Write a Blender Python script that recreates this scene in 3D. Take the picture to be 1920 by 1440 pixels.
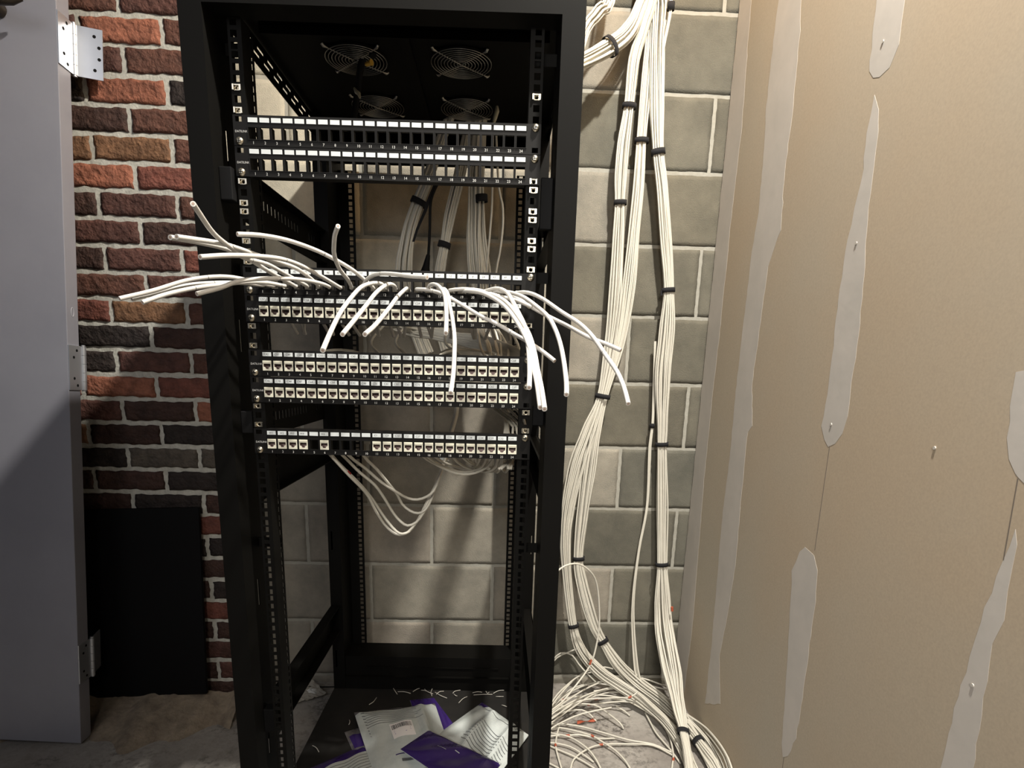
import bpy, bmesh, math, random
from mathutils import Vector, Matrix
random.seed(7)
for o in list(bpy.data.objects): bpy.data.objects.remove(o)
scn = bpy.context.scene
COL = scn.collection
FLOOR = -1460.0                      # mm; working frame: x right, y into the room, z up, 0 = top patch panel
# ---------------------------------------------------------------- camera
F = 1093.29
CX, CY = 943.41, 931.29              # principal point in the 1920x1440 frame
CAM = Vector((182.1, -1024.0, -372.5))
YAW, PITCH, ROLL = 0.01417, 0.22033, -0.02628
_f = Vector((math.sin(YAW)*math.cos(PITCH), math.cos(YAW)*math.cos(PITCH), -math.sin(PITCH)))
_r = Vector((math.cos(YAW), -math.sin(YAW), 0))
_d = _f.cross(_r)
RV = _r*math.cos(ROLL) + _d*math.sin(ROLL)
DV = -_r*math.sin(ROLL) + _d*math.cos(ROLL)
def W(x, y, z): return Vector((x/1000, y/1000, (z-FLOOR)/1000))
cd = bpy.data.cameras.new('camera'); cam = bpy.data.objects.new('camera', cd); COL.objects.link(cam)
cd.sensor_fit = 'HORIZONTAL'; cd.sensor_width = 36; cd.lens = F/1920*36
cd.shift_x = (960-CX)/1920; cd.shift_y = (CY-720)/1920; cd.clip_start = .01
m3 = Matrix((RV, -DV, -_f)).transposed()
cam.matrix_world = Matrix.Translation(W(*CAM)) @ m3.to_4x4()
scn.camera = cam
# ---------------------------------------------------------------- world, lights, exposure
wd = bpy.data.worlds.new('world'); scn.world = wd; wd.use_nodes = True
wd.node_tree.nodes['Background'].inputs[0].default_value = (.80, .82, 1.0, 1)
wd.node_tree.nodes['Background'].inputs[1].default_value = .032
def lamp(name, kind, loc, energy, color, size=.04, target=None, spread=None):
    l = bpy.data.lights.new(name, kind); l.energy = energy; l.color = color
    if kind == 'AREA': l.size = size
    else: l.shadow_soft_size = size
    o = bpy.data.objects.new(name, l); o.location = W(*loc); COL.objects.link(o)
    if target: o.rotation_euler = (W(*target)-W(*loc)).to_track_quat('-Z', 'Y').to_euler()
    return o
lamp('work_light', 'AREA', (640, -380, 1285), 96, (1, .95, .86), .075, (640, -379, 0)).data.shape = 'DISK'
lamp('warm_lamp', 'POINT', (600, 500, 1150), 18, (1, .60, .26), .12)
lamp('soft_fill', 'AREA', (-1500, -2300, 1100), 12, (.94, .95, 1), 1.2, (700, 300, -400))  # unseen soft fill, added to lift the drywall and front faces
o_ = lamp('right_fill', 'AREA', (100, -2300, 500), 6, (1, .94, .85), .5, (640, 500, -950)); o_.data.spread = math.radians(60)  # added narrow fill behind the camera, brightens the right side
scn.view_settings.view_transform = 'Standard'; scn.view_settings.look = 'None'
scn.view_settings.exposure = 0.0; scn.view_settings.gamma = 1.0; scn.view_settings.use_curve_mapping = False

# ---------------------------------------------------------------- sight-line helpers (used only to place real geometry)
def ray(u, v): return RV*((u-CX)/F) + DV*((v-CY)/F) + _f
def at_y(u, v, y):
    d = ray(u, v); return CAM + d*((y-CAM.y)/d.y)
def at_x(u, v, x):
    d = ray(u, v); return CAM + d*((x-CAM.x)/d.x)
def at_z(u, v, z):
    d = ray(u, v); return CAM + d*((z-CAM.z)/d.z)

# ---------------------------------------------------------------- materials
MATS = {}
def mat(name, col, rough=.5, metal=0., noise=None, bump=None, spec=.5, trans=0., alpha=1., coat=0.):
    """noise = (scale, colour2, amount)   bump = (scale, strength, distance)"""
    if name in MATS: return MATS[name]
    m = bpy.data.materials.new(name); m.use_nodes = True; nt = m.node_tree; b = nt.nodes['Principled BSDF']
    b.inputs['Base Color'].default_value = (*col, 1); b.inputs['Roughness'].default_value = rough
    b.inputs['Metallic'].default_value = metal; b.inputs['Specular IOR Level'].default_value = spec
    b.inputs['Transmission Weight'].default_value = trans; b.inputs['Alpha'].default_value = alpha
    b.inputs['Coat Weight'].default_value = coat
    tc = nt.nodes.new('ShaderNodeTexCoord')
    if noise:
        n = nt.nodes.new('ShaderNodeTexNoise'); n.inputs['Scale'].default_value = noise[0]; n.inputs['Detail'].default_value = 8
        n.inputs['Roughness'].default_value = .65
        nt.links.new(tc.outputs['Object'], n.inputs['Vector'])
        r = nt.nodes.new('ShaderNodeValToRGB'); r.color_ramp.elements[0].position = .35; r.color_ramp.elements[1].position = .68
        r.color_ramp.elements[0].color = (*col, 1)
        c2 = [a*(1-noise[2])+b_*noise[2] for a, b_ in zip(col, noise[1])]
        r.color_ramp.elements[1].color = (*c2, 1)
        nt.links.new(n.outputs[0], r.inputs[0]); nt.links.new(r.outputs[0], b.inputs['Base Color'])
    if bump:
        n = nt.nodes.new('ShaderNodeTexNoise'); n.inputs['Scale'].default_value = bump[0]; n.inputs['Detail'].default_value = 6
        nt.links.new(tc.outputs['Object'], n.inputs['Vector'])
        bp = nt.nodes.new('ShaderNodeBump'); bp.inputs['Strength'].default_value = bump[1]; bp.inputs['Distance'].default_value = bump[2]
        nt.links.new(n.outputs[0], bp.inputs['Height']); nt.links.new(bp.outputs[0], b.inputs['Normal'])
    MATS[name] = m; return m
BLACK = mat('black_powder_coat', (.0030, .0028, .0024), .6, bump=(900, .15, .0002), spec=.10)
PANELB = mat('black_panel_paint', (.0042, .0038, .0036), .55, spec=.2)
PLATE = mat('black_base_sheet', (.012, .0117, .0113), .6, spec=.2, noise=(14, (.022, .02, .018), .6))
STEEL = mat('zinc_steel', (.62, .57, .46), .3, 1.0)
HINGE = mat('brushed_hinge_steel', (.62, .64, .68), .42, .85, bump=(300, .1, .0003))
GRILLE = mat('chromed_wire', (.42, .41, .38), .3, 1.0)
WHITE_CABLE = mat('white_cable_jacket', (.60, .575, .50), .42, noise=(30, (.50, .48, .42), .5))
LOOSE_CABLE = mat('white_cable_jacket_clean', (.57, .55, .515), .4)
CREAM = mat('cream_jack_plastic', (.72, .70, .58), .4)
JACKIN = mat('jack_cavity', (.26, .19, .18), .6)
LABEL = mat('label_card', (.66, .70, .71), .5)
INK = mat('label_ink', (.06, .06, .06), .6)
PRINT = mat('white_print', (.62, .62, .60), .6)
BLACKRUB = mat('black_rubber', (.005, .005, .0055), .65, spec=.15)
VELCRO = mat('black_hook_and_loop', (.006, .006, .008), .9, bump=(2500, .5, .0004))
RED = mat('red_orange_tape', (.36, .075, .035), .5)
YEL = mat('yellow_plastic', (.75, .45, .06), .4)
MORTW = mat('pale_mortar', (.56, .55, .49), .9, noise=(60, (.34, .33, .29), .8), bump=(160, .6, .003))
MORTG = mat('grey_block_mortar', (.33, .32, .28), .9, noise=(50, (.26, .25, .21), .7), bump=(180, .5, .002))
JOINTC = mat('joint_compound', (.56, .52, .475), .8, noise=(9, (.50, .47, .43), 1), bump=(60, .2, .001))
DOORM = mat('grey_door_paint', (.24, .24, .275), .45, noise=(5, (.27, .27, .305), .9), bump=(400, .08, .0005))
def attr_mat(name, scale, bumps, rough=.85, dark=.6):
    m = bpy.data.materials.new(name); m.use_nodes = True; nt = m.node_tree; b = nt.nodes['Principled BSDF']
    b.inputs['Roughness'].default_value = rough; b.inputs['Specular IOR Level'].default_value = .35
    a = nt.nodes.new('ShaderNodeAttribute'); a.attribute_name = 'unit_colour'
    tc = nt.nodes.new('ShaderNodeTexCoord')
    n = nt.nodes.new('ShaderNodeTexNoise'); n.inputs['Scale'].default_value = scale; n.inputs['Detail'].default_value = 9; n.inputs['Roughness'].default_value = .7
    nt.links.new(tc.outputs['Object'], n.inputs['Vector'])
    mx = nt.nodes.new('ShaderNodeMix'); mx.data_type = 'RGBA'; mx.blend_type = 'MULTIPLY'; mx.inputs[0].default_value = 1
    r = nt.nodes.new('ShaderNodeValToRGB'); r.color_ramp.elements[0].position = .3; r.color_ramp.elements[1].position = .7
    r.color_ramp.elements[0].color = (dark, dark, dark, 1); r.color_ramp.elements[1].color = (1.25, 1.22, 1.18, 1)
    nt.links.new(n.outputs[0], r.inputs[0]); nt.links.new(a.outputs['Color'], mx.inputs[6]); nt.links.new(r.outputs[0], mx.inputs[7])
    nt.links.new(mx.outputs[2], b.inputs['Base Color'])
    n2 = nt.nodes.new('ShaderNodeTexNoise'); n2.inputs['Scale'].default_value = bumps[0]; n2.inputs['Detail'].default_value = 8
    nt.links.new(tc.outputs['Object'], n2.inputs['Vector'])
    bp = nt.nodes.new('ShaderNodeBump'); bp.inputs['Strength'].default_value = bumps[1]; bp.inputs['Distance'].default_value = bumps[2]
    nt.links.new(n2.outputs[0], bp.inputs['Height']); nt.links.new(bp.outputs[0], b.inputs['Normal'])
    return m
BRICKM = attr_mat('fired_brick', 28, (75, 1.0, .009), .72, .42)
BLOCKM = attr_mat('concrete_block', 7, (420, .8, .002), .95, .70)

# ---------------------------------------------------------------- mesh builder (mm)
class MB:
    def __init__(s): s.v = []; s.f = []; s.mi = []; s.sm = []; s.cols = None; s.cur = 0
    def add(s, vs, fs, smooth=False, mi=None):
        n = len(s.v); s.v += [Vector(v) for v in vs]
        for f in fs:
            s.f.append([n+i for i in f]); s.mi.append(s.cur if mi is None else mi); s.sm.append(smooth)
    def box(s, x0, x1, y0, y1, z0, z1, mi=None):
        s.add([(x0,y0,z0),(x1,y0,z0),(x1,y1,z0),(x0,y1,z0),(x0,y0,z1),(x1,y0,z1),(x1,y1,z1),(x0,y1,z1)],
              [(0,3,2,1),(4,5,6,7),(0,1,5,4),(1,2,6,5),(2,3,7,6),(3,0,4,7)], mi=mi)
    def obox(s, o, a, b, c, mi=None):
        o, a, b, c = map(Vector, (o, a, b, c))
        s.add([o, o+a, o+a+b, o+b, o+c, o+a+c, o+a+b+c, o+b+c],
              [(0,3,2,1),(4,5,6,7),(0,1,5,4),(1,2,6,5),(2,3,7,6),(3,0,4,7)], mi=mi)
    def plate(s, o, a, b, t, us, vs, holes, mi=None):
        """sheet at o spanned by unit axes a, b with thickness vector t; us, vs = extents; holes = (u0,u1,v0,v1)"""
        o, a, b, t = Vector(o), Vector(a), Vector(b), Vector(t)
        U = sorted(set([us[0], us[1]]+[x for h in holes for x in h[:2] if us[0] < x < us[1]]))
        V = sorted(set([vs[0], vs[1]]+[x for h in holes for x in h[2:] if vs[0] < x < vs[1]]))
        hs = {}
        def solid(i, j):
            if i < 0 or j < 0 or i >= len(U)-1 or j >= len(V)-1: return False
            if (i, j) not in hs:
                cu, cv = (U[i]+U[i+1])/2, (V[j]+V[j+1])/2
                hs[i, j] = not any(h[0] < cu < h[1] and h[2] < cv < h[3] for h in holes)
            return hs[i, j]
        for i in range(len(U)-1):
            for j in range(len(V)-1):
                if not solid(i, j): continue
                p = [o+a*x+b*y for x, y in ((U[i],V[j]),(U[i+1],V[j]),(U[i+1],V[j+1]),(U[i],V[j+1]))]
                q = [x+t for x in p]
                fs = [(0,1,2,3),(7,6,5,4)]
                if not solid(i, j-1): fs.append((0,4,5,1))
                if not solid(i+1, j): fs.append((1,5,6,2))
                if not solid(i, j+1): fs.append((2,6,7,3))
                if not solid(i-1, j): fs.append((3,7,4,0))
                s.add(p+q, fs, mi=mi)
    def tube(s, pts, r, n=8, cap=True, mi=None, flat=1.0):
        pts = [Vector(p) for p in pts]; L = len(pts)
        if L < 2: return
        tans = [(pts[min(i+1,L-1)]-pts[max(i-1,0)]).normalized() for i in range(L)]
        up = Vector((0,0,1)) if abs(tans[0].z) < .9 else Vector((1,0,0))
        N = (up - tans[0]*up.dot(tans[0])).normalized(); vs = []
        for i in range(L):
            N = (N - tans[i]*N.dot(tans[i]))
            N = N.normalized() if N.length > 1e-6 else Vector((1,0,0)); B = tans[i].cross(N)
            rr = r[i] if isinstance(r, (list, tuple)) else r
            for k in range(n):
                a = 2*math.pi*k/n; vs.append(pts[i]+N*math.cos(a)*rr+B*math.sin(a)*rr*flat)
        fs = [(i*n+k, i*n+(k+1)%n, (i+1)*n+(k+1)%n, (i+1)*n+k) for i in range(L-1) for k in range(n)]
        s.add(vs, fs, True, mi)
        if cap:
            s.add(vs[:n], [tuple(range(n))[::-1]], False, mi); s.add(vs[-n:], [tuple(range(n))], False, mi)
    def cyl(s, p0, p1, r, n=20, mi=None, r1=None): s.tube([p0, p1], [r, r if r1 is None else r1], n, True, mi)
    def poly(s, pts, mi=None): s.add(pts, [tuple(range(len(pts)))], mi=mi)
    def build(s, name, mats, parent=None, org=None, bevel=0, recalc=False):
        if not isinstance(mats, (list, tuple)): mats = [mats]
        if org is None:
            if parent is not None: org = ORG[parent.name]
            else:
                xs = [v.x for v in s.v]; ys = [v.y for v in s.v]; zs = [v.z for v in s.v]
                org = Vector(((min(xs)+max(xs))/2, (min(ys)+max(ys))/2, min(zs)))
        me = bpy.data.meshes.new(name)
        me.from_pydata([tuple((v-org)/1000) for v in s.v], [], s.f)
        for mm in mats: me.materials.append(mm)
        me.polygons.foreach_set('material_index', s.mi); me.polygons.foreach_set('use_smooth', s.sm)
        if s.cols:
            ca = me.color_attributes.new('unit_colour', 'FLOAT_COLOR', 'POINT')
            flat = []
            for c in s.cols: flat += [*c, 1]
            ca.data.foreach_set('color', flat)
        me.update()
        if recalc:
            bm_ = bmesh.new(); bm_.from_mesh(me); bmesh.ops.recalc_face_normals(bm_, faces=bm_.faces[:]); bm_.to_mesh(me); bm_.free()
        o = bpy.data.objects.new(name, me); COL.objects.link(o)
        if parent is not None:
            o.parent = parent; o.location = (org-ORG[parent.name])/1000
        else: o.location = W(*org)
        ORG[o.name] = Vector(org)
        if bevel:
            b = o.modifiers.new('bevel', 'BEVEL'); b.width = bevel/1000; b.segments = 2; b.limit_method = 'ANGLE'
        return o
ORG = {}
def tag(o, label=None, cat=None, group=None, kind=None):
    if label: o['label'] = label
    if cat: o['category'] = cat
    if group: o['group'] = group
    if kind: o['kind'] = kind
    return o
def thing(name, org, label, cat, group=None):
    o = bpy.data.objects.new(name, None); COL.objects.link(o); o.empty_display_size = .02
    o.location = W(*org); ORG[o.name] = Vector(org); return tag(o, label, cat, group)
def struct(o, label=None): o['kind'] = 'structure'; return o if not label else tag(o, label)
def spline(P, step=14.0, closed=False):
    P = [Vector(p) for p in P]; out = []
    Q = [P[0]*2-P[1]]+P+[P[-1]*2-P[-2]]
    for i in range(1, len(Q)-2):
        p0, p1, p2, p3 = Q[i-1:i+3]; n = max(2, int((p2-p1).length/step))
        for k in range(n):
            t = k/n
            out.append(.5*((2*p1)+(p2-p0)*t+(2*p0-5*p1+4*p2-p3)*t*t+(3*p1-p0-3*p2+p3)*t*t*t))
    out.append(P[-1]); return out
FONT_CACHE = {}
def text_polys(txt, size):
    """flat glyph polygons of a string centred on the origin, in mm of height `size`"""
    if txt in FONT_CACHE: vs, fs = FONT_CACHE[txt]
    else:
        c = bpy.data.curves.new('t', 'FONT'); c.body = txt; c.align_x = 'CENTER'; c.align_y = 'CENTER'; c.size = 1; c.resolution_u = 2
        o = bpy.data.objects.new('t', c); COL.objects.link(o)
        dg = bpy.context.evaluated_depsgraph_get(); me = bpy.data.meshes.new_from_object(o.evaluated_get(dg))
        vs = [v.co.copy() for v in me.vertices]; fs = [tuple(p.vertices) for p in me.polygons]
        bpy.data.objects.remove(o); bpy.data.meshes.remove(me); bpy.data.curves.remove(c); FONT_CACHE[txt] = (vs, fs)
    return [v*size for v in vs], fs
def add_text(mb, txt, o, a, b, size, mi=None, stretch=1.0, slant=0.0):
    vs, fs = text_polys(txt, size); o, a, b = Vector(o), Vector(a), Vector(b)
    mb.add([o+a*(v.x*stretch+v.y*slant)+b*v.y for v in vs], fs, mi=mi)

# ================================================================ setting
def wall_units(name, y0, slope, xs, zc0, pitch, rows, length, joint_x, mort, recess, colours, bm, mm, nx, nz, rough, depth):
    """wall of separate raised units on a mortar bed; one mesh"""
    s = MB(); s.cols = []
    mcol = (1, 1, 1)
    xa, xb = xs
    def yy(x): return y0+slope*x
    zt, zbm = zc0-rows[0]*pitch, zc0-rows[1]*pitch
    # mortar bed as a gently uneven sheet, closed at the back
    MX, MZ = 60, 80
    vs = []
    for j in range(MZ+1):
        for i in range(MX+1):
            x = xa+(xb-xa)*i/MX; z = zbm+(zt-zbm)*j/MZ
            vs.append((x, yy(x)+recess+random.uniform(-.25, .25)*recess, z))
    s.add(vs, [(j*(MX+1)+i, j*(MX+1)+i+1, (j+1)*(MX+1)+i+1, (j+1)*(MX+1)+i) for j in range(MZ) for i in range(MX)], mi=1)
    s.cols += [mcol]*len(vs)
    bx = [(xa, yy(xa)+recess+.6, zbm), (xb, yy(xb)+recess+.6, zbm), (xb, yy(xb)+depth, zbm), (xa, yy(xa)+depth, zbm),
          (xa, yy(xa)+recess+.6, zt), (xb, yy(xb)+recess+.6, zt), (xb, yy(xb)+depth, zt), (xa, yy(xa)+depth, zt)]
    s.add(bx, [(0,3,2,1),(4,5,6,7),(1,2,6,5),(2,3,7,6),(3,0,4,7)], mi=1); s.cols += [mcol]*8
    for k in range(*rows):
        z1 = zc0-k*pitch-mort/2; z0 = zc0-(k+1)*pitch+mort/2
        off = joint_x + (length/2 if k % 2 else 0)
        n0 = math.floor((xa-off)/length)
        for n in range(n0, n0+int((xb-xa)/length)+3):
            a = off+n*length+mort/2; b = off+(n+1)*length-mort/2
            a0, b0 = a, b
            a = max(a, xa); b = min(b, xb)
            if b-a < 12: continue
            col = colours(k, n)
            jz = random.uniform(-1, 1)*rough; jx = random.uniform(-1, 1)*rough; dz = random.uniform(-.6, .6)*rough
            ph = [random.uniform(0, 6.28) for _ in range(8)]
            vs = []; fs = []
            NX = max(3, int(nx*(b-a)/(length-mort)))
            for j in range(nz+1):
                for i in range(NX+1):
                    u, v = i/NX, j/nz
                    x = a+(b-a)*u; z = z0+(z1-z0)*v
                    e = min(u*(b-a), (1-u)*(b-a), v*(z1-z0), (1-v)*(z1-z0))
                    y = random.uniform(-1, 1)*rough*.25
                    if e <= .01:
                        x += rough*(.5*math.sin(z*.13+ph[0])+.4*math.sin(z*.31+ph[1]))*(1 if a == a0 or b == b0 else 0)
                        z += rough*(.45*math.sin(x*.06+ph[2])+.4*math.sin(x*.17+ph[3])) + random.uniform(-.2, .2)*rough
                        y += recess*.55
                    else:
                        y += -rough*(.3*math.sin(x*.03+ph[4])*math.sin(z*.05+ph[5]))
                    vs.append((x+jx*.3, yy(x)+y+jz*.3, z+dz))
            for j in range(nz):
                for i in range(NX):
                    q = j*(NX+1)+i; fs.append((q, q+1, q+NX+2, q+NX+1))
            # skirt back into the mortar
            ring = [i for i in range(NX+1)]+[(j)*(NX+1)+NX for j in range(1, nz+1)]+[nz*(NX+1)+i for i in range(NX-1, -1, -1)]+[j*(NX+1) for j in range(nz-1, 0, -1)]
            base = len(vs)
            for q in ring: p = vs[q]; vs.append((p[0], yy(p[0])+recess+2, p[2]))
            for q in range(len(ring)):
                q2 = (q+1) % len(ring); fs.append((ring[q], base+q, base+q2, ring[q2]))
            s.add(vs, fs, True, 0); s.cols += [col]*len(vs)
    o = s.build(name, [bm, mm])
    return struct(o)
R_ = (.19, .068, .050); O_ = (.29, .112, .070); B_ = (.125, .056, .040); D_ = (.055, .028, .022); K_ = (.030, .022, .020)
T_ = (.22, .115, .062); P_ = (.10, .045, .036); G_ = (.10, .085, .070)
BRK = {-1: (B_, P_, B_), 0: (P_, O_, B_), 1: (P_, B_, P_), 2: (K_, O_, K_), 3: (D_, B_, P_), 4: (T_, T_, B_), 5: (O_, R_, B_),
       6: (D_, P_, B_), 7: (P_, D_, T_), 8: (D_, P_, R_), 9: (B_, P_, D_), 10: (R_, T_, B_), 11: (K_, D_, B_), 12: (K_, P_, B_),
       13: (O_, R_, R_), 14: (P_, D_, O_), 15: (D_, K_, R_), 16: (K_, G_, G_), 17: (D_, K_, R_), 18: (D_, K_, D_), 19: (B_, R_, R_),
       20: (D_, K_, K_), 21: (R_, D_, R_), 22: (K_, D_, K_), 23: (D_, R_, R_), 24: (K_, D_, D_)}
def brick_colour(k, n):
    base = None
    if k in BRK:
        # columns counted from the joint nearest x = -682 / -777
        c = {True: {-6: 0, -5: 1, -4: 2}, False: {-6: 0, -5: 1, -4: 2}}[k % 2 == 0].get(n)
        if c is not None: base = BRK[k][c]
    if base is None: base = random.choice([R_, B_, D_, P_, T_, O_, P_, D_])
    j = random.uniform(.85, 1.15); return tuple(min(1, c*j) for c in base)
# brick vertical joints: even courses x = -682 + 203.2 n, odd courses half a brick over
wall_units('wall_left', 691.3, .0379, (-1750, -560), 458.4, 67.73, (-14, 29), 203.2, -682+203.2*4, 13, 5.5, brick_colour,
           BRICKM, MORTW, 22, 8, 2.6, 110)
def block_colour(k, n):
    j = random.uniform(.90, 1.08); w = random.uniform(-.003, .003)
    if 585+n*406.4+(203.2 if k % 2 else 0) < -230: return ((.47+w)*j, .445*j, .37*j) if k < 4 else ((.26+w)*j, .24*j, .205*j)   # paler blocks at the left, palest in the upper rows
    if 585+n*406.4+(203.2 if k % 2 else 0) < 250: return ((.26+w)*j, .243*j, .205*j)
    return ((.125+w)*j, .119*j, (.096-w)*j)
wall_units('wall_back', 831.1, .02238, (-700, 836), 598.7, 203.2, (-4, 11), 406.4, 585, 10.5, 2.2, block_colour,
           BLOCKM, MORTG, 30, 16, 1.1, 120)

# ---- drywall on the right with taped joints
dw = MB()
dw.plate((828, 0, 0), (0, 1, 0), (0, 0, 1), (14, 0, 0), (-1500, 846), (FLOOR, 1250), [], mi=0)
def smear(pts, mi=1, rag=2.2, t=.25, step=18):
    """thin skim of joint compound with a ragged outline (pts = points on the wall)"""
    P = []
    for i in range(len(pts)):
        a, b = pts[i], pts[(i+1) % len(pts)]; n = max(1, int((b-a).length/step))
        for k in range(n):
            q = a+(b-a)*(k/n); P.append(Vector((828-t, q.y+random.uniform(-rag, rag), q.z+random.uniform(-rag, rag))))
    c = sum(P, Vector())/len(P)
    bm = bmesh.new(); vs = [bm.verts.new(p) for p in P]; es = [bm.edges.new((vs[i], vs[(i+1) % len(vs)])) for i in range(len(vs))]
    bmesh.ops.triangle_fill(bm, edges=es, use_beauty=True); bm.verts.index_update()
    dw.add([v.co.copy() for v in bm.verts], [tuple(v.index for v in f.verts) for f in bm.faces], mi=mi); bm.free()
    n = len(P); Q = [Vector((828.2, p.y, p.z)) for p in P]
    dw.add(P+Q, [(i, (i+1) % n, n+(i+1) % n, n+i) for i in range(n)], mi=mi)
def wp(L): return [at_x(u, v, 828) for u, v in L]
smear([Vector((828, 846, 1200)), Vector((828, 758, 1200))]+wp([(1407, 20), (1390, 250), (1370, 420), (1350, 620), (1335, 750), (1320, 900), (1298, 1180)])+[Vector((828, 730, FLOOR+3)), Vector((828, 846, FLOOR+3))])
s2L = [(1459, 10), (1452, 60), (1437, 200), (1430, 310), (1422, 400), (1410, 470), (1395, 600), (1381, 720), (1368, 860), (1355, 960), (1345, 1080), (1335, 1200), (1322, 1320)]
s2R = [(1350, 1320), (1349, 1230), (1365, 1150), (1380, 1050), (1390, 930), (1402, 810), (1411, 800), (1410, 720), (1428, 590), (1440, 500), (1464, 430), (1472, 320), (1487, 200), (1500, 60), (1502, 10)]
smear([Vector((828, 470, 1200)), Vector((828, 580, 1200))]+wp(s2L+s2R))
smear([Vector((828, 66, 1200)), Vector((828, 158, 1200))]+wp([(1643, 0), (1635, 90), (1629, 135), (1638, 145), (1650, 145), (1668, 125), (1685, 85), (1692, 40), (1697, 0)]))
smear(wp([(1640, 178), (1632, 215), (1625, 250), (1618, 320), (1603, 390), (1590, 450), (1578, 520), (1568, 600), (1560, 670), (1552, 740), (1541, 800), (1545, 825), (1553, 836), (1566, 834), (1580, 815), (1589, 780), (1597, 720), (1608, 650), (1617, 560), (1622, 480), (1628, 390), (1640, 310), (1647, 250), (1647, 205)]))
smear(wp([(1510, 1025), (1500, 1035), (1485, 1070), (1481, 1150), (1478, 1200), (1473, 1300), (1465, 1395), (1468, 1420), (1478, 1418), (1492, 1385), (1505, 1310), (1518, 1210), (1529, 1130), (1532, 1070), (1526, 1040)]))
smear(wp([(1903, 700), (1896, 760), (1891, 820), (1895, 860), (1903, 885), (1912, 898)])+[Vector((828, -380, -520)), Vector((828, -400, -340))])
smear(wp([(1906, 990), (1893, 1020), (1870, 1085), (1848, 1140), (1830, 1200), (1810, 1260), (1790, 1330), (1773, 1400), (1762, 1450), (1825, 1450), (1836, 1370), (1850, 1280), (1862, 1210), (1880, 1165), (1888, 1110), (1897, 1060), (1908, 1020)]))
for a, b in [((1556, 836), (1528, 1032)), ((1909, 897), (1882, 1050)), ((1470, 1420), (1466, 1450))]:
    A, B = at_x(*a, 828), at_x(*b, 828); dw.obox(A+Vector((-.4, -.7, 0)), (.6, 0, 0), (0, 1.4, 0), B-A, mi=2)  # thin dark lines along the board seams
for u, v in [(1753, 840), (1606, 456), (1656, 78), (1559, 796), (1824, 1285)]:
    c = at_x(u, v, 828); dw.cyl(c+Vector((-1.6, 0, 0)), c, 2.6, 10, mi=3)
dry = bpy.data.materials.new('drywall_paper'); dry.use_nodes = True
def dry_nodes(m):
    nt = m.node_tree; b = nt.nodes['Principled BSDF']; b.inputs['Roughness'].default_value = .9
    tc = nt.nodes.new('ShaderNodeTexCoord'); n = nt.nodes.new('ShaderNodeTexNoise'); n.inputs['Scale'].default_value = 1.6; n.inputs['Detail'].default_value = 5
    nt.links.new(tc.outputs['Object'], n.inputs['Vector'])
    r = nt.nodes.new('ShaderNodeValToRGB'); r.color_ramp.elements[0].position = .35; r.color_ramp.elements[1].position = .7
    r.color_ramp.elements[0].color = (.450, .362, .262, 1); r.color_ramp.elements[1].color = (.435, .385, .305, 1)
    nt.links.new(n.outputs[0], r.inputs[0])
    n3 = nt.nodes.new('ShaderNodeTexNoise'); n3.inputs['Scale'].default_value = 260; n3.inputs['Detail'].default_value = 3
    nt.links.new(tc.outputs['Object'], n3.inputs['Vector'])
    mx = nt.nodes.new('ShaderNodeMix'); mx.data_type = 'RGBA'; mx.blend_type = 'OVERLAY'; mx.inputs[0].default_value = .12
    nt.links.new(r.outputs[0], mx.inputs[6]); nt.links.new(n3.outputs[0], mx.inputs[7]); nt.links.new(mx.outputs[2], b.inputs['Base Color'])
dry_nodes(dry)
struct(dw.build('wall_right', [dry, JOINTC, mat('dark_seam_paper', (.16, .135, .11), .9), mat('nail_spot', (.5, .47, .42), .7)]))

# ---- floor
fl = bpy.data.materials.new('rough_concrete'); fl.use_nodes = True
def floor_nodes(m):
    nt = m.node_tree; b = nt.nodes['Principled BSDF']; b.inputs['Roughness'].default_value = .88
    tc = nt.nodes.new('ShaderNodeTexCoord')
    def noise(sc, det=8, ro=.6):
        n = nt.nodes.new('ShaderNodeTexNoise'); n.inputs['Scale'].default_value = sc; n.inputs['Detail'].default_value = det; n.inputs['Roughness'].default_value = ro
        nt.links.new(tc.outputs['Object'], n.inputs['Vector']); return n
    def ramp(n, p0, c0, p1, c1):
        r = nt.nodes.new('ShaderNodeValToRGB'); e = r.color_ramp.elements; e[0].position = p0; e[1].position = p1; e[0].color = (*c0, 1); e[1].color = (*c1, 1)
        nt.links.new(n.outputs[0], r.inputs[0]); return r
    a = ramp(noise(3.2), .35, (.22, .20, .18), .68, (.36, .34, .31))
    bb = ramp(noise(46, 6, .75), .40, (.22, .21, .21), .54, (1.1, 1.1, 1.1))
    mx = nt.nodes.new('ShaderNodeMix'); mx.data_type = 'RGBA'; mx.blend_type = 'MULTIPLY'
    k = ramp(noise(5.5, 4), .45, (.15, .15, .15), .62, (.8, .8, .8)); nt.links.new(k.outputs[0], mx.inputs[0])
    nt.links.new(a.outputs[0], mx.inputs[6]); nt.links.new(bb.outputs[0], mx.inputs[7]); nt.links.new(mx.outputs[2], b.inputs['Base Color'])
    bp = nt.nodes.new('ShaderNodeBump'); bp.inputs['Strength'].default_value = .7; bp.inputs['Distance'].default_value = .004
    nt.links.new(noise(60, 8, .7).outputs[0], bp.inputs['Height']); nt.links.new(bp.outputs[0], b.inputs['Normal'])
floor_nodes(fl)
fm = MB(); vs = []; NX, NY = 110, 90
for j in range(NY+1):
    for i in range(NX+1):
        x = -1800+2650*i/NX; y = -1600+2500*j/NY
        z = FLOOR-1.5+1.2*math.sin(x*.011)*math.sin(y*.013)+random.uniform(-.6, .6)
        vs.append((x, y, z))
fm.add(vs, [(j*(NX+1)+i, j*(NX+1)+i+1, (j+1)*(NX+1)+i+1, (j+1)*(NX+1)+i) for j in range(NY) for i in range(NX)], True)
struct(fm.build('floor', fl))
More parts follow.
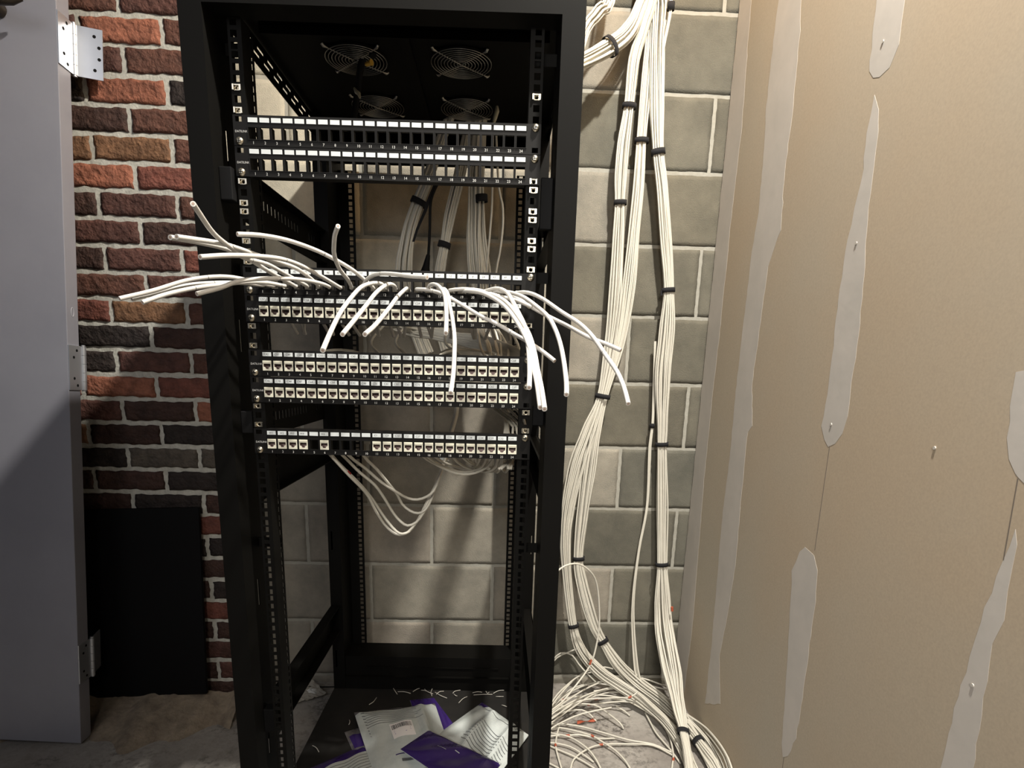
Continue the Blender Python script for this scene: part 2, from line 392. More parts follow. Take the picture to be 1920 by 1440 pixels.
# crumbled mortar bank along the foot of the brick wall
bank = MB(); vs = []; NX, NY = 90, 10
for j in range(NY+1):
    for i in range(NX+1):
        x = -1700+1100*i/NX; t = j/NY
        y = 670+.0379*x - 190*(1-t)*(.75+.3*math.sin(x*.013)+.1*math.sin(x*.05))
        vs.append((x, y, FLOOR-3+72*t**.8*(1+.10*math.sin(x*.021)+.05*math.sin(x*.07))+random.uniform(-2.5, 2.5)))
bank.add(vs, [(j*(NX+1)+i, j*(NX+1)+i+1, (j+1)*(NX+1)+i+1, (j+1)*(NX+1)+i) for j in range(NY) for i in range(NX)], True)
struct(bank.build('trim_1', mat('crumbled_mortar', (.27, .22, .16), .95, noise=(24, (.13, .10, .075), .9), bump=(70, .9, .006))))

# ================================================================ rack
U = 44.45
rack = thing('server_rack', (0, 350, FLOOR), 'tall open black steel equipment rack holding the patch panels, standing before the block wall', 'equipment rack')
RZ0, RZ1 = -29*U, 3*U
def hole_zs():
    return [k*U+o for k in range(-29, 3) for o in (6.35, 22.225, 38.1)]
HZ = hole_zs()
for sx in (-1, 1):
    for fy, ty in ((-30, 1), (752, -1)):
        back = ty < 0
        p = MB()
        slots = [(24, 31, z-27, z+27) for z in (-40, -333, -806, -1130)] if not back else []
        yfront = -30 if not back else 605
        # face plate
        fs = [] if not back else [(8, 13, z-28, z+28) for z in (-60, -880, -1255)]
        p.plate((sx*300, yfront, 0), (-sx, 0, 0), (0, 0, 1), (0, 2, 0), (0, 35), (FLOOR+22, 231), fs)
        # inner web
        if not back: p.plate((sx*265, 0, 0), (0, 1, 0), (0, 0, 1), (sx*2, 0, 0), (-28, 80), (FLOOR+22, 229), slots)
        else: p.plate((sx*265, 0, 0), (0, 1, 0), (0, 0, 1), (sx*2, 0, 0), (607, 750), (FLOOR+22, 229), [])
        # outer return
        ya, yb = (-28, 80) if not back else (607, 660)
        p.plate((sx*298, 0, 0), (0, 1, 0), (0, 0, 1), (sx*2, 0, 0), (ya, yb), (FLOOR+22, 229), [])
        if back: p.box(min(sx*265, sx*300), max(sx*265, sx*300), 750, 752, FLOOR+22, 229)
        p.build('rack_post', BLACK, rack)
    # mounting rails
    for fy in (0, 713):
        r = MB(); hh = []
        w0, w1 = (220.5, 241.5) if fy == 0 else (221, 268)
        for z in HZ: hh.append((232.5-4.9, 232.5+4.9, z-4.9, z+4.9))
        r.plate((0, fy, 0), (sx, 0, 0), (0, 0, 1), (0, 2, 0), (w0, w1), (RZ0, RZ1), hh)
        sl = [(34, 41, z-5.4, z+5.4) for z in HZ]
        if fy == 0:
            r.plate((sx*w0, 0, 0), (0, 1, 0), (0, 0, 1), (sx*2, 0, 0), (2, 46), (RZ0, RZ1), sl)
            for z in (-29*U+20, -16*U, -5*U, 2*U+20):   # short brackets to the post
                r.box(min(sx*241, sx*265), max(sx*241, sx*265), 46, 48, z-9, z+9)
                r.box(min(sx*221, sx*265), max(sx*221, sx*265), 44, 46, z-9, z+9)
        else:
            r.box(min(sx*266, sx*268), max(sx*266, sx*268), 690, 713, RZ0, RZ1)
        r.build('mounting_rail', BLACK, rack)
    # side braces
    slots_y = [253+20.3*i for i in range(11)]+[540, 560, 580]
    for zc in (-82, -601, -1120):
        b = MB()
        sl = [(y-3.4, y+3.4, -80, -62) for y in slots_y] if zc == -82 else []
        b.plate((sx*298, 0, 0), (0, 1, 0), (0, 0, 1), (-sx*2, 0, 0), (80, 607), (zc-40, zc+40), sl)
        xa, xb = sorted((sx*298, sx*272))
        b.box(xa, xb, 80, 607, zc-40, zc-38); b.box(xa, xb, 80, 607, zc+38, zc+40)
        b.build('side_brace', BLACK, rack)
    b = MB(); b.plate((sx*298, 0, 0), (0, 1, 0), (0, 0, 1), (-sx*2, 0, 0), (80, 607), (-528, -460), [(y-3.4, y+3.4, -499, -481) for y in slots_y])
    b.build('slotted_bar', BLACK, rack)
    b = MB(); b.plate((sx*298, 0, 0), (0, 1, 0), (0, 0, 1), (-sx*2, 0, 0), (80, 607), (184, 229),
                      [(y-17, y+17, 212, 218) for y in range(230, 600, 52)]+[(y-12, y+20, 198, 204) for y in range(205, 600, 52)])
    b.build('top_side_beam', BLACK, rack)
    b = MB(); xa, xb = sorted((sx*300, sx*262)); b.box(xa, xb, 80, 607, FLOOR+22, -1357); b.build('base_side_beam', BLACK, rack)
    for y in (20, 700):
        f = MB(); f.cyl((sx*275, y, FLOOR), (sx*275, y, FLOOR+8), 22, 20); f.cyl((sx*275, y, FLOOR+8), (sx*275, y, FLOOR+24), 8, 12)
        f.build('levelling_foot', BLACKRUB, rack)
h = MB(); h.box(-265, 265, -30, -28, 136, 231); h.box(-265, 265, -28, 14, 136, 138); h.build('front_header', BLACK, rack)
h = MB(); h.box(-265, 265, -30, -28, FLOOR+22, -1357); h.box(-265, 265, -28, 20, -1359, -1357); h.build('front_sill', BLACK, rack)
h = MB(); h.box(-265, 265, 610, 612, -1310, -1248); h.box(-265, 265, 612, 700, -1250, -1248); h.box(-265, 265, 600, 612, -1312, -1310)
h.box(-265, 265, 607, 609, -1357, -1312); h.box(-200, 205, 606, 611, -1282, -1280); h.build('rear_sill', BLACK, rack)
h = MB(); h.box(-265, 265, 715, 717, 150, 229); h.build('rear_header', BLACK, rack)
h = MB(); h.box(-300, 300, -30, 752, 231, 233)
h.build('roof_panel', BLACK, rack)
h = MB(); h.plate((0, 0, 214), (1, 0, 0), (0, 1, 0), (0, 0, 2), (-262, 262), (185, 606), [(x-52, x+52, y-52, y+52) for x in (-111.8, 95.6) for y in (291, 503.7)])
h.box(-262, 262, 185, 187, 200, 229); h.box(-12, 4, 187, 606, 206, 214); h.build('fan_tray', BLACK, rack)
bp_ = MB(); bp_.plate((0, 0, -1357), (1, 0, 0), (0, 1, 0), (0, 0, 2), (-300, 300), (20, 606), [])
bp_.build('base_panel', PLATE, rack)
# fans
def make_fan():
    c = Vector((-111.8, 291, 208)); ORG['_'] = c
    b = MB(); n = 40
    ro, ri, zl, zh = 60, 55.5, 211, 213.8
    vs = []
    for k in range(n):
        a = 2*math.pi*k/n; ca, sa = math.cos(a), math.sin(a)
        vs += [(c.x+ca*ro, c.y+sa*ro, zl), (c.x+ca*ri, c.y+sa*ri, zl), (c.x+ca*ri, c.y+sa*ri, 228), (c.x+ca*ro, c.y+sa*ro, zh)]
    b.add(vs, [(4*k+i, 4*((k+1) % n)+i, 4*((k+1) % n)+(i+1) % 4, 4*k+(i+1) % 4) for k in range(n) for i in range(4)], True)
    fan = b.build('cooling_fan', BLACK, rack)
    r = MB(); r.cyl((c.x, c.y, 213), (c.x, c.y, 226), 20, 28)
    for k in range(7):
        a = 2*math.pi*k/7
        def P(rad, da, z): return (c.x+math.cos(a+da)*rad, c.y+math.sin(a+da)*rad, z)
        r.add([P(19, 0, 214), P(53, .1, 214), P(53, .75, 225), P(19, .6, 225), P(19, 0, 215.5), P(53, .1, 215.5), P(53, .75, 226.5), P(19, .6, 226.5)],
              [(0,1,2,3),(4,7,6,5),(0,4,5,1),(1,5,6,2),(2,6,7,3),(3,7,4,0)])
    r.build('fan_rotor', BLACKRUB, fan)
    g = MB()
    for i in range(9):
        rad = 59.5-6.4*i
        if rad < 5: break
        g.tube([(c.x+math.cos(2*math.pi*k/36)*rad, c.y+math.sin(2*math.pi*k/36)*rad, 208.5-.25*i*(9-i)/4) for k in range(37)], .85, 5, False)
    for s_ in (1, -1):
        g.tube([(c.x-60*.73, c.y+s_*60*.73, 209), (c.x, c.y, 207), (c.x+60*.73, c.y-s_*60*.73, 209)], 1.2, 6)
    for sx_ in (-1, 1):
        for sy_ in (-1, 1): g.tube([(c.x+sx_*44, c.y+sy_*44, 209), (c.x+sx_*50, c.y+sy_*50, 209.5), (c.x+sx_*52.5, c.y+sy_*52.5, 213)], [1.2, 3.2, 3.2], 8)
    g.build('fan_grille', GRILLE, fan)
    return fan
fan0 = make_fan()
def copy_tree(o, parent=None):
    c = o.copy(); COL.objects.link(c); ORG[c.name] = ORG[o.name].copy()
    if parent is not None: c.parent = parent
    for ch in [x for x in o.children]: copy_tree(ch, c)
    return c
for dx, dy in ((207.4, 0), (0, 212.7), (207.4, 212.7)):
    f = copy_tree(fan0, rack); f.location = fan0.location+Vector((dx, dy, 0))/1000
# latch blocks on the posts
for px, y0, y1 in ((418, 315, 375), (458, 770, 812), (500, 1325, 1372)):
    a = at_x(px, y0, -262); b_ = at_x(px, y1, -262)
    q = MB(); q.box(-265, -245, a.y-10, a.y+12, b_.z, a.z); q.build('latch_bracket', BLACKRUB, rack, bevel=1.5)
for v0, v1 in ((335, 432), (762, 798)):
    a = at_y(1030, v0, 20); b_ = at_y(1025, v1, 20)
    q = MB(); q.box(245, 265, 14, 24, b_.z, a.z); q.build('latch_bracket', BLACKRUB, rack, bevel=1.5)
# cage nuts in the square holes
def make_nut(x, z, parent):
    c = MB()
    c.plate((x, -1.4, z), (1, 0, 0), (0, 0, 1), (0, 1.4, 0), (-5.2, 6.0), (-4.3, 4.3), [(-4.4, 3.2, -3.7, 3.0)])
    c.box(x-6.6, x-4.2, -3.2, 3, z-4.0, z+4.0); c.box(x+4.4, x+6.4, -2.6, 3, z-4.0, z+4.0)
    n = 12; vs = []
    for k in range(n):
        a = 2*math.pi*k/n; vs += [(x+math.cos(a)*4.6, .5, z+math.sin(a)*4.6), (x+math.cos(a)*2.7, .5, z+math.sin(a)*2.7), (x+math.cos(a)*2.7, 5, z+math.sin(a)*2.7), (x+math.cos(a)*4.6, 5, z+math.sin(a)*4.6)]
    c.add(vs, [(4*k+i, 4*((k+1) % n)+i, 4*((k+1) % n)+(i+1) % 4, 4*k+(i+1) % 4) for k in range(n) for i in range(4)], True)
    return c.build('cage_nut', STEEL, parent)
nuts = [(-1, 168), (-1, 209), (-1, 342), (-1, 383), (-1, 398), (-1, 453), (-1, 493), (-1, 613), (-1, 648), (-1, 763), (-1, 797),
        (1, 187), (1, 343), (1, 361), (1, 400), (1, 417), (1, 455), (1, 470), (1, 507), (1, 618), (1, 775), (1, 809)]
nut0 = None
for sx, v in nuts:
    z = at_y(450 if sx < 0 else 1000, v, 0).z; z = min(HZ, key=lambda h_: abs(h_-z))
    if nut0 is None: nut0 = make_nut(sx*232.5, z, rack); n0 = (sx*232.5, z)
    else:
        c = nut0.copy(); COL.objects.link(c); c.location = nut0.location+Vector((sx*232.5-n0[0], 0, z-n0[1]))/1000

# ================================================================ patch panels
PAN = {1: 0, 2: 1, 3: 5, 4: 6, 5: 8, 6: 9, 7: 11}
TXT = {4: 'C57 C25 C19 C59 C58 C62 C26 C24 C17 C27 C28 C20 C22 C21 C24 C8 C12 C29 C14 C15 C33 C30 C16 C13'.split(),
       5: 'C42 C51 C49 C54 C39 C50 C55 C52 C45 C43 C71 C47 C57 C48 C25 C40 C76 C20 C18 C33 C74 C77 C61 C68'.split(),
       6: 'C46 C78 C44 C47 C64 C57 C54 C65 C42 C48 C56 C41 C53 C65 C72 C67 C63 C66 C60 C24 C63 C62 C73 C69'.split(),
       7: ['W1', 'W2', 'W3', 'W4', '', 'W6', '', '', '', '', 'C1', 'C9', 'C10', 'C2', 'C27', 'C31', 'C3', 'C36', 'C37', 'C38', 'C34', 'C29', 'C32', 'C35'],
       3: '31 36 39 42 45 44 46 41 52 57 51 50 48 55 53 9 47 12 47 8 54 43 49 56'.split(), 1: ['']*24, 2: ['']*24}
LBL = {1: 'black patch panel with 24 empty ports, topmost panel in the rack',
       2: 'black patch panel with empty ports, second from the top, directly under the topmost panel',
       3: 'black patch panel with bare white cable ends spilling out of its ports',
       4: 'black patch panel full of cream jacks, right beneath the panel spilling cable ends',
       5: 'black patch panel full of cream jacks, upper of the close pair below the middle gap',
       6: 'black patch panel full of cream jacks, lower of the close pair below the middle gap',
       7: 'lowest black patch panel, with five of its left-hand ports left without jacks'}
def lx(i): return -210.5+18.3*(i-1)
def jack_mesh():
    m = MB(); w, hh = 7.35, 8.3
    outer = [(-w, -hh), (w, -hh), (w, hh), (-w, hh)]
    inner = [(-5.9, -1.9), (-3.6, -2.5), (-2.0, -5.6), (2.0, -5.6), (3.6, -2.5), (5.9, -1.9), (5.9, 3.1), (-5.9, 3.1)]
    bm = bmesh.new()
    def loop(pts):
        v = [bm.verts.new((x, 0, z)) for x, z in pts]
        return [bm.edges.new((v[i], v[(i+1) % len(v)])) for i in range(len(v))]
    es = loop(outer)+loop(inner); bmesh.ops.triangle_fill(bm, edges=es, use_beauty=True); bm.verts.index_update()
    m.add([(v.co.x, -2.2, v.co.z) for v in bm.verts], [tuple(v.index for v in f.verts) for f in bm.faces], mi=0); bm.free()
    n = 4; m.add([(x, -2.2, z) for x, z in outer]+[(x, 12, z) for x, z in outer], [(i, (i+1) % n, n+(i+1) % n, n+i) for i in range(n)]+[(4, 5, 6, 7)], mi=0)
    n = 8; m.add([(x, -2.2, z) for x, z in inner]+[(x, 9, z) for x, z in inner], [((i+1) % n, i, n+i, n+(i+1) % n) for i in range(n)], mi=1)
    m.add([(x, 9, z) for x, z in inner], [tuple(range(8))], mi=1)
    for k in range(8): m.box(-4.2+k*1.2-.2, -4.2+k*1.2+.2, 1, 8, 2.1, 2.7, mi=2)
    m.box(-w+.5, w-.5, -2.9, -2.2, 5.2, 7.9, mi=0)
    return m
jm = jack_mesh(); JACK = None
def screw_mesh(x, z):
    m = MB(); n = 20; prof = [(6.2, -3.2), (6.0, -4.6), (4.4, -6.6), (2.2, -7.4)]
    vs = [(x+math.cos(2*math.pi*k/n)*r, y, z+math.sin(2*math.pi*k/n)*r) for r, y in prof for k in range(n)]
    m.add(vs, [(j*n+k, j*n+(k+1) % n, (j+1)*n+(k+1) % n, (j+1)*n+k) for j in range(3) for k in range(n)], True)
    m.add(vs[-n:], [tuple(range(n))]); m.box(x-3, x+3, -7.6, -7.3, z-.7, z+.7, mi=1); m.box(x-.7, x+.7, -7.6, -7.3, z-3, z+3, mi=1)
    return m
NOJACK = {7: (5, 7, 8, 9, 10)}
for p in range(1, 8):
    zb = -U*(PAN[p]+1)
    root = thing('patch_panel', (0, -3, zb), LBL[p], 'patch panel', 'patch panels in the rack')
    pl = MB()
    holes = [(lx(i)-7.4, lx(i)+7.4, zb+9.6, zb+26.4) for i in range(1, 25)]
    holes += [(-237.5, -227.5, zb+34.3, zb+41.9), (227.5, 237.5, zb+2.6, zb+10.2)]
    pl.plate((0, -3, 0), (1, 0, 0), (0, 0, 1), (0, 2, 0), (-241.3, 241.3), (zb+.4, zb+U-.4), holes)
    pl.box(-218, 218, -1, 14, zb+.4, zb+1.8); pl.box(-218, 218, -1, 14, zb+U-1.8, zb+U-.4)
    for i in range(1, 25):      # raised frame round each port
        x = lx(i)
        pl.plate((x, -4.1, zb+18), (1, 0, 0), (0, 0, 1), (0, 1.1, 0), (-8.5, 8.5), (-9.4, 10.6), [(-7.4, 7.4, -8.4, 8.4)])
        pl.box(x-8.5, x-7.4, -1, 9, zb+9, zb+27); pl.box(x+7.4, x+8.5, -1, 9, zb+9, zb+27)
    pl.box(-219, 219, -3.6, -3, zb+32.8, zb+33.4); pl.box(-219, 219, -3.6, -3, zb+40.6, zb+41.2)
    pl.build('panel_plate', PANELB, root)
    nm = MB()
    for i in range(1, 25): add_text(nm, str(i), (lx(i), -4.2, zb+4.2), (1, 0, 0), (0, 0, 1), 5.7)
    add_text(nm, 'DATILINK', (-229, -3.15, zb+20.5), (1, 0, 0), (0, 0, 1), 4.6, stretch=.96)
    nm.build('printed_numbers', PRINT, root)
    for i in range(1, 25):
        lb = MB(); x = lx(i)+random.uniform(-.3, .3); t = random.uniform(-.012, .012)
        lb.obox((x-7.35, -3.9, zb+33.6), (14.7, 0, 14.7*t), (0, 0, 6.6), (0, .7, 0), mi=0)
        if TXT[p][i-1]: add_text(lb, TXT[p][i-1], (x-1+random.uniform(-1, 1), -4.15, zb+36.8), (1, 0, t), (0, 0, 1), 5.0, mi=1, stretch=.95, slant=.12)
        lb.build('port_label', [LABEL, INK], root)
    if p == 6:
        eg = MB(); eg.box(-206, 222, -3.6, -.6, zb+U-.5, zb+U+.1); eg.build('edge_highlight', STEEL, root)  # steel strip added as the highlight along this panel's top edge
    if p >= 4:
        for i in range(1, 25):
            if i in NOJACK.get(p, ()): continue
            org = Vector((lx(i), -3, zb+18))
            if JACK is None:
                JACK = jm.build('keystone_jack', [CREAM, JACKIN, STEEL], None, org=Vector((0, 0, 0))); me = JACK.data; bpy.data.objects.remove(JACK); JACK = me
            o = bpy.data.objects.new('keystone_jack', JACK); COL.objects.link(o); o.parent = root; o.location = (org-ORG[root.name])/1000
    screw_mesh(-232.5, zb+6.35).build('mounting_screw', [STEEL, BLACKRUB], root)
    screw_mesh(232.5, zb+38.1).build('mounting_screw', [STEEL, BLACKRUB], root)

# ================================================================ cables
def pxs(L, ydef=None):
    """sight-line points: (u, v, y) or (u, v, 'z', height above the floor)"""
    out = []
    for e in L:
        if len(e) == 4: out.append(at_z(e[0], e[1], FLOOR+e[3]))
        elif len(e) == 3: out.append(at_y(*e))
        else: out.append(at_y(e[0], e[1], ydef))
    return out
def make_cable(pts, r, label, group, m=WHITE_CABLE, name='network_cable', cat='cable', n=7, end=False):
    mb = MB(); mb.tube(pts, r, n, True); o = mb.build(name, m); tag(o, label, cat, group)
    return o
def frames(P):
    fr = []
    for i in range(len(P)):
        T = (P[min(i+1, len(P)-1)]-P[max(i-1, 0)]).normalized()
        S = T.cross(Vector((0, 1, 0)))
        if S.length < .15: S = Vector((1, 0, 0))
        S = S.normalized(); D = T.cross(S).normalized(); fr.append((S, D))
    # avoid flips
    for i in range(1, len(fr)):
        if fr[i][0].dot(fr[i-1][0]) < 0: fr[i] = (-fr[i][0], -fr[i][1])
    return fr
PATHS = []
def bundle(path, widths, n, label, group, seed, flat=.62, wander=.5, r=2.75, loose_end=0):
    """n separate cables following one path; widths = pixel widths at the path points"""
    rnd = random.Random(seed)
    C = pxs(path)
    W_ = [w/2*((c-CAM).dot(_f))/F for w, c in zip(widths, C)]
    C4 = [Vector((c.x, c.y, c.z)) for c in C]
    if C4[0].z > 420: C4.insert(0, C4[0]+Vector((12, 0, 520))); W_.insert(0, W_[0])
    if C4[-1].z > 420: C4.append(C4[-1]+Vector((12, 0, 520))); W_.append(W_[-1])
    fine = spline(C4, 22)
    # radius interpolated by arc length
    def interp():
        out = []; cum = [0]
        for a, b in zip(C4, C4[1:]): cum.append(cum[-1]+(b-a).length)
        L = [0]
        for a, b in zip(fine, fine[1:]): L.append(L[-1]+(b-a).length)
        s_ = cum[-1]/L[-1]
        for l in L:
            l *= s_; k = 0
            while k < len(cum)-2 and cum[k+1] < l: k += 1
            t = min(1, max(0, (l-cum[k])/max(1e-6, cum[k+1]-cum[k]))); t = t*t*(3-2*t)
            out.append(W_[k]*(1-t)+W_[k+1]*t)
        return out, L
    RR, L = interp(); fr = frames(fine)
    slots = []
    for i in range(n):
        rho = math.sqrt((i+.5)/n)*.93; phi = i*2.399963
        slots.append((rho*math.cos(phi), rho*math.sin(phi)))
    for i in range(n):
        a0, b0 = slots[i]; ph = [rnd.uniform(0, 6.28) for _ in range(4)]; wl = rnd.uniform(170, 330); tw = rnd.uniform(-.35, .35)
        cut = len(fine)-(rnd.randint(0, loose_end) if loose_end else 0)
        pts = []
        for k in range(cut):
            l = L[k]; th = tw*math.sin(l/260+ph[0])*wander*2
            a = a0*math.cos(th)-b0*math.sin(th)+.16*wander*math.sin(l/wl*2+ph[1]); b = a0*math.sin(th)+b0*math.cos(th)+.16*wander*math.sin(l/wl*2.3+ph[2])
            q = math.hypot(a, b)
            if q > 1: a, b = a/q, b/q
            rr = max(2, RR[k]-r); S, D = fr[k]
            p = fine[k]+S*a*rr+D*b*rr*flat
            if p.z < FLOOR+r+1: p.z = FLOOR+r+1
            if p.x > 828-r-1: p.x = 828-r-1
            pts.append(p)
        make_cable(pts, r, label, group, n=6)
    PATHS.append((fine, RR, fr, flat)); return fine, RR, fr
def strap(u, v, y, w, ang, label, h=13, flat=.62, name='cable_strap', tail=False, zfl=None):
    """black hook-and-loop band round a bundle at a pixel, width w px, tilted ang degrees"""
    c = at_z(u, v, FLOOR+zfl) if zfl is not None else at_y(u, v, y)
    R = w/2*((c-CAM).dot(_f))/F+1.2
    a = math.radians(ang); ax = Vector((math.cos(a), 0, -math.sin(a))); up = Vector((math.sin(a), 0, math.cos(a)))
    mb = MB(); n = 28; vs = []
    for k in range(n):
        t = 2*math.pi*k/n; d = ax*math.cos(t)*R+Vector((0, 1, 0))*math.sin(t)*R*(flat+.12)
        for hh, e in ((-h/2, 0), (h/2, 0), (h/2, 1.3), (-h/2, 1.3)):
            vs.append(c+d+d.normalized()*e+up*hh)
    mb.add(vs, [(4*k+i, 4*((k+1) % n)+i, 4*((k+1) % n)+(i+1) % 4, 4*k+(i+1) % 4) for k in range(n) for i in range(4)], True)
    if tail: mb.obox(c-ax*(R+1)-Vector((0, R*.6, 0))-up*h*.9, ax*4, Vector((0, 2, 0)), up*h*1.1)
    return tag(mb.build(name, VELCRO), label, 'cable strap', 'hook-and-loop straps')

# ---- right-hand bundles between rack and drywall
GA = 'white cables in the two bundles beside the rack'
LA = 'white network cable in the pair of strapped bundles hanging nearest the rack'
bundle([(1232, -60, 775), (1208, 50, 775), (1190, 110, 775), (1180, 199, 778), (1170, 270, 780), (1165, 330, 785), (1163, 380, 788), (1160, 450, 790), (1153, 560, 790), (1143, 650, 790),
        (1127, 743, 788), (1104, 810, 785), (1084, 870, 782), (1066, 950, 778), (1060, 1010, 775), (1063, 1080, 770), (1075, 1173, 765), (1091, 1220, 760), (1124, 1258, 742),
        (1158, 1282, 725), (1202, 1312, 672), (1247, 1353, 560), (1278, 1398, 455), (1297, 1440, 378), (1312, 1475, 320)],
       [22, 26, 28, 24, 29, 28, 22, 26, 30, 26, 17, 30, 36, 30, 24, 20, 18, 24, 28, 28, 28, 26, 26, 28, 28], 19, LA, GA, 1)
bundle([(1228, -60, 800), (1222, 60, 800), (1212, 160, 800), (1203, 264, 800), (1198, 347, 800), (1190, 428, 800), (1179, 539, 800), (1163, 640, 798),
        (1134, 743, 796), (1116, 810, 792), (1104, 880, 788), (1093, 960, 786), (1085, 1047, 784), (1091, 1090, 780), (1104, 1141, 775), (1116, 1177, 770), (1130, 1202, 765), (1158, 1244, 750),
        (1192, 1277, 735), (1240, 1312, 655), (1284, 1356, 548), (1309, 1390, 474), (1335, 1430, 395), (1352, 1475, 320)],
       [22, 24, 26, 24, 25, 24, 30, 26, 17, 26, 32, 28, 20, 24, 26, 24, 20, 28, 32, 32, 26, 21, 28, 30], 19, LA, GA, 2)
LC = 'white network cable in the strapped bundle hanging nearest the drywall'
bundle([(1236, -60, 790), (1236, 10, 790), (1232, 83, 790), (1231, 194, 790), (1234, 285, 792), (1241, 347, 795), (1248, 450, 798), (1253, 544, 798), (1249, 622, 798), (1242, 705, 798),
        (1242, 808, 798), (1241, 833, 798), (1241, 947, 796), (1241, 1058, 790), (1243, 1141, 768), (1247, 1187, 725), (1258, 1253, 640), (1270, 1320, 540), (1281, 1372, 460), (1291, 1425, 365), (1296, 1480, 280)],
       [44, 38, 32, 30, 24, 26, 28, 23, 33, 33, 24, 22, 26, 22, 36, 42, 44, 30, 21, 24, 30], 23, LC, 'white cables in the bundle nearest the drywall', 3)
bundle([(1262, -60, 770), (1258, 12, 772), (1252, 50, 776), (1243, 95, 785), (1238, 150, 790)], [9, 11, 10, 9, 8], 4, 'short run of white cable joining the drywall-side bundle at the top of the photo', 'white cables joining the bundle by the drywall', 4)
bundle([(1228, 640, 815), (1226, 720, 812), (1223, 798, 812), (1218, 836, 812), (1213, 947, 812), (1198, 1030, 812), (1188, 1113, 806), (1187, 1177, 790), (1193, 1255, 745), (1200, 1280, 725)],
       [7, 8, 7, 9, 8, 9, 11, 13, 15, 15], 4, 'white network cable in the thin strand between the two big bundles', 'white cables in the thin strand', 5)
bundle([(1078, 122, 640), (1100, 111, 680), (1144, 87, 720), (1176, 62, 750), (1198, 20, 775), (1212, -60, 780)], [30, 33, 36, 34, 26, 22], 15,
       'white network cable in the bundle leading from the rack top towards the hanging bundles', 'white cables leading from the rack top', 6)
bundle([(1078, 140, 660), (1100, 55, 700), (1126, 20, 720), (1150, -40, 740)], [8, 26, 30, 30], 9,
       'white network cable fanning out past the top right corner of the rack', 'white cables fanning past the rack corner', 7)
ST = [(1144, 89, 712, 34, 62, 'black strap on the cable bundle leading away from the rack top', 13), (1181, 199, 778, 25, 4, 'black strap highest on the bundle nearest the rack', 13),
      (1163, 380, 788, 23, 2, 'black strap on the bundle nearest the rack, level with the gap below the top panels', 13),
      (1202, 264, 800, 25, 4, 'black strap highest on the middle of the three hanging bundles', 13), (1234, 285, 792, 26, -9, 'black strap highest on the bundle nearest the drywall', 15),
      (1130, 743, 792, 26, 9, 'black strap squeezing the two rack-side bundles together', 14),
      (1253, 545, 798, 25, -9, 'black strap with a loose tail at mid height on the drywall-side bundle', 13), (1240, 833, 798, 23, -3, 'black strap on the drywall-side bundle, level with the lowest patch panel', 13),
      (1240, 1058, 790, 23, 2, 'black strap on the drywall-side bundle, just above where it fans out', 13), (1085, 1047, 784, 21, 3, 'black strap on the inner rack-side bundle, below the wide bulge', 13),
      (1076, 1173, 765, 20, -12, 'black strap low on the bundle against the rack post', 13), (1130, 1202, 765, 22, 38, 'black strap round the bundle bending towards the floor', 14),
      (1281, 1372, 460, 23, -3, 'black strap at the foot of the drywall-side bundle', 14), (1309, 1388, 452, 24, -38, 'black strap on the floor bundle beside the drywall', 15),
      (1258, 12, 772, 13, 0, 'small black strap at the very top beside the drywall-side bundle', 19), (1223, 798, 812, 11, 0, 'small black strap on the thin cable strand', 14)]
def strap_on(idx, u, v, label, h=13, tail=False):
    fine, RR, fr, flat = PATHS[idx]; k = min(range(1, len(fine)-1), key=lambda q: (PX(fine[q])-Vector((u, v))).length)
    T = (fine[k+1]-fine[k-1]).normalized(); S, D = fr[k]; R = RR[k]+.8; c = fine[k]
    mb = MB(); n = 28; vs = []
    for q in range(n):
        t = 2*math.pi*q/n; d = S*math.cos(t)*R+D*math.sin(t)*(R*flat+1.6)
        for hh, e in ((-h/2, 0), (h/2, 0), (h/2, 1.3), (-h/2, 1.3)):
            p = c+d+d.normalized()*e+T*hh; p.z = max(p.z, FLOOR+.6); vs.append(p)
    mb.add(vs, [(4*q+i, 4*((q+1) % n)+i, 4*((q+1) % n)+(i+1) % 4, 4*q+(i+1) % 4) for q in range(n) for i in range(4)], True)
    if tail: mb.obox(c-S*(R+5)+D*2, S*6, D*2, T*h*1.1)
    return tag(mb.build('cable_strap', VELCRO), label, 'cable strap', 'hook-and-loop straps')
def PX(p):
    d = p-CAM; z = d.dot(_f); return Vector((CX+F*d.dot(RV)/z, CY+F*d.dot(DV)/z))
for (u, v, y, w, a, l, h_), ix in zip(ST, [5, 0, 0, 1, 2, None, 2, 2, 2, 1, 0, 1, 2, 1, 3, 4]):
    if ix is None: strap(u, v, y, w, a, l, h_)
    else: strap_on(ix, u, v, l, h_, tail=(v == 545))

# ---- loops and coils on the floor right of the rack; heights above the floor in mm
def coil(L, hs, label='white network cable coiled on the floor beside the rack', group='white cables coiled on the floor', marks=(), r=2.9):
    """L crop points (4.5x crop at 980,1120); hs = height at the two ends and middle"""
    pts = []
    n = len(L)
    for i, (x, y) in enumerate(L):
        t = i/(n-1); h_ = hs[0]*(1-t)**2+2*hs[1]*t*(1-t)+hs[2]*t*t
        p = at_z(980+x/4.5, 1120+y/4.5, FLOOR+max(4, h_))
        yw = 826+.02238*p.x-8
        if p.y > yw: p = at_y(980+x/4.5, 1120+y/4.5, yw)
        if p.x > 822: p = at_x(980+x/4.5, 1120+y/4.5, 822)
        pts.append(p)
    pts = spline(pts, 16); o = make_cable(pts, r, label, group, n=6)
    for (mx, my) in marks:
        q = min(range(2, len(pts)-2), key=lambda k: ((PX(pts[k])-Vector((980+mx/4.5, 1120+my/4.5))).length))
        a, b = pts[q], pts[q+1]; d = (b-a).normalized()
        mb = MB(); mb.tube([a-d*6, a+d*6], r+.5, 8); mb.build('marking_tape', RED, o)
    return o
